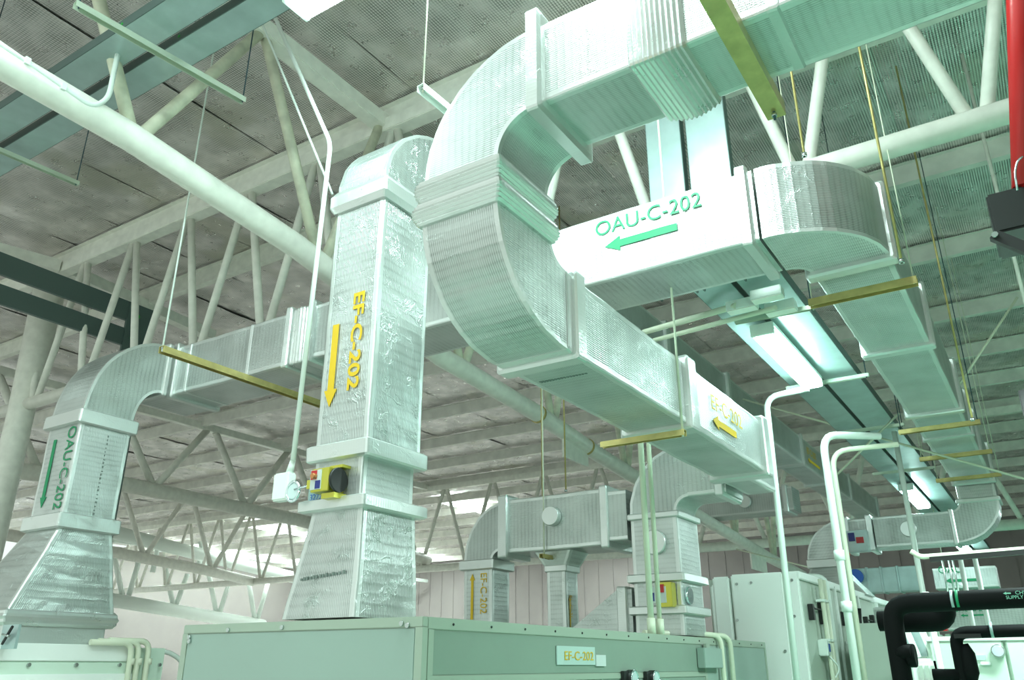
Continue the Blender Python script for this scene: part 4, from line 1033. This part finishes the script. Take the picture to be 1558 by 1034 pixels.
# ------------------------------------------------------------------ red pipe and black speaker boxes at the right edge
e = thing('red_pipe', 'glossy red leaning sprinkler pipe at the upper right edge', 'pipe', at(1553, 290, 'y', 5))
a = at(1551, 287, 'y', 5)
a = at(1562, 287, 'y', 5); tp = at(1549, -80, 'y', 5); tp = a+(tp-a)*((ZR-.1-a.z)/(tp.z-a.z))
obj('pipe_run', tube(BM(), [a, tp], .075, 20), RED, e)
obj('cap', tube(BM(), [(a.x, 5, a.z-.05), (a.x, 5, a.z+.01)], .045, 16), RED, e)
obj('wire_loop', tube(BM(), [at(1548, 290, 'y', 4.9), at(1544, 262, 'y', 4.9), at(1548, 245, 'y', 4.9), at(1556, 238, 'y', 4.9)], .007, 8, rad=.05), CHROME, e)
e = thing('loudspeaker', 'black box loudspeaker hanging under the red pipe at the right edge', 'loudspeaker', at(1530, 380, 'y', 5))
a = at(1503, 380, 'y', 5.0); b = at(1500, 302, 'y', 5.0)
obj('cabinet', mbox(b.x, b.x+.6, 4.95, 5.35, a.z+.07, b.z, .012), BLK, e)
obj('bottom_bracket', beam(BM(), at(1511, 358, 'y', 4.9), at(1570, 382, 'y', 4.9), .05, .06), BLK, e)
obj('bracket_bolt', disc(at(1514, 358, 'y', 4.87), (0, -1, 0), .018, .02, 8), STEEL, e)
obj('hanging_arm', tube(BM(), [(a.x+.25, 5.0, b.z-.02), (a.x+.25, 5.0, b.z+.12)], .03, 10), RED, e)
e = thing('loudspeaker', 'small distant black loudspeaker at the right edge beside the roof beams', 'loudspeaker', at(1550, 636, 'y', 9))
a, b = at(1549, 636, 'y', 9), at(1548, 593, 'y', 9)
obj('cabinet', mbox(b.x, b.x+.5, 9, 9.4, a.z, b.z, .01), BLK, e)
obj('hanging_arm', tube(BM(), [(b.x+.25, 9.2, b.z), (b.x+.25, 9.2, ZR-.1)], .02, 8), CREAM, e)
# small actuator, orange plate and blue box on the distant cross duct
e = thing('damper_actuator', 'small actuator with red and blue marks on the distant cross duct', 'actuator', at(1305, 830, 'y', 15.3))
q = at(1303, 822, 'y', 15.3)
obj('housing', mbox(q.x-.15, q.x+.2, 15.2, 15.36, q.z-.2, q.z+.16, .01), GALV, e)
obj('blue_mark', mbox(q.x-.1, q.x+.0, 15.17, 15.2, q.z-.02, q.z+.12), NAVY, e)
obj('red_mark', mbox(q.x+.02, q.x+.14, 15.17, 15.2, q.z-.06, q.z+.04), RED, e)
q = at(1283, 826, 'y', 15.2)
e = thing('sensor_plate', 'orange sensor plate on the distant bend beside the white conduits', 'sensor', (q.x, 15.2, q.z-.15))
obj('plate', mbox(q.x-.06, q.x+.06, 15.1, 15.35, q.z-.2, q.z+.17, .01), ORANGE, e)
q = at(1303, 877, 'y', 20)
e = thing('round_vent', 'blue round fitting on the distant grey duct', 'vent', (q.x, 20, q.z)); obj('cap', disc((q.x, 20, q.z), (0, -1, 0), .16, .1, 20), BLUE, e)
FD = thing('air_duct', 'distant plain grey duct behind the white unit, crossing under the cross duct', 'duct', at(1330, 890, 'y', 20.2))
z0_, z1_ = at(1350, 900, 'y', 20.1).z, at(1350, 862, 'y', 20.1).z
duct('x', at(1240, 880, 'y', 20.1).x, at(1400, 880, 'y', 20.1).x, (20.1, 20.6), (z0_, z1_), 'duct_section', FD, [GALV, GALV])
for px in (1318, 1340, 1365): xx = at(px, 880, 'y', 20.1).x; band('x', xx, xx+.05, (20.1, 20.6), (z0_, z1_), FD, .02, mats=[GALV, GALV])

# extra slim plant pipes behind the black pipes
for a, b, yv, lab in (((1461, 850), (1465, 884), 14.0, 'slim pale vertical pipe above the black pipes, left of two'), ((1483, 848), (1491, 884), 14.0, 'slim pale vertical pipe above the black pipes, right of two')):
    q = at(*b, 'y', yv); e = thing('conduit', lab, 'conduit', (q.x, yv, 0)); obj('pipe', tube(BM(), [(q.x, yv, 0), at(a[0], a[1], 'y', yv)], .035, 10), WHITEP, e)
for k, yv in enumerate((11.9, 12.1, 13.4)):
    e = thing('conduit', ('nearest', 'second', 'farthest')[k]+' of three cream pipes running down the tall white unit side', 'conduit', (xr_+.12, yv, 0))
    obj('pipe', tube(BM(), [(xr_+.1, yv, 0.2), (xr_+.1, yv, zt-.05)], .03, 8), PCREAM, e)
    for zz in (1.2, 1.9, 2.4): obj('saddle_clip', mbox(xr_+.02, xr_+.14, yv-.05, yv+.05, zz, zz+.03), WHITEP, e)
# ------------------------------------------------------------------ groups of repeats
GR = {'roof_truss': 'tubular trusses under the roof', 'support_channel': 'slotted support channels under ducts and trays', 'hanger_rod': 'threaded hanger rods from the roof',
      'conduit': 'conduits along the plant', 'cable_tray': 'cable trays under the roof', 'fluorescent_lamp': 'fluorescent lamps in the hall', 'junction_box': 'small junction boxes',
      'insulated_pipe': 'black insulated pipes at lower right', 'tie_bar': 'thin tie bars under the roof', 'air_duct': 'foil-wrapped air ducts', 'pressure_gauge': 'dial gauges on the units',
      'air_handling_unit': 'air handling units along the aisle', 'damper_actuator': 'damper actuators on the ducts', 'loudspeaker': 'black loudspeakers at the right edge', 'roof_brace': 'box braces under the roof'}
for o in list(COL.objects):
    k = o.name.split('.')[0]
    if o.parent is None and 'category' in o and k in GR: o['group'] = GR[k]
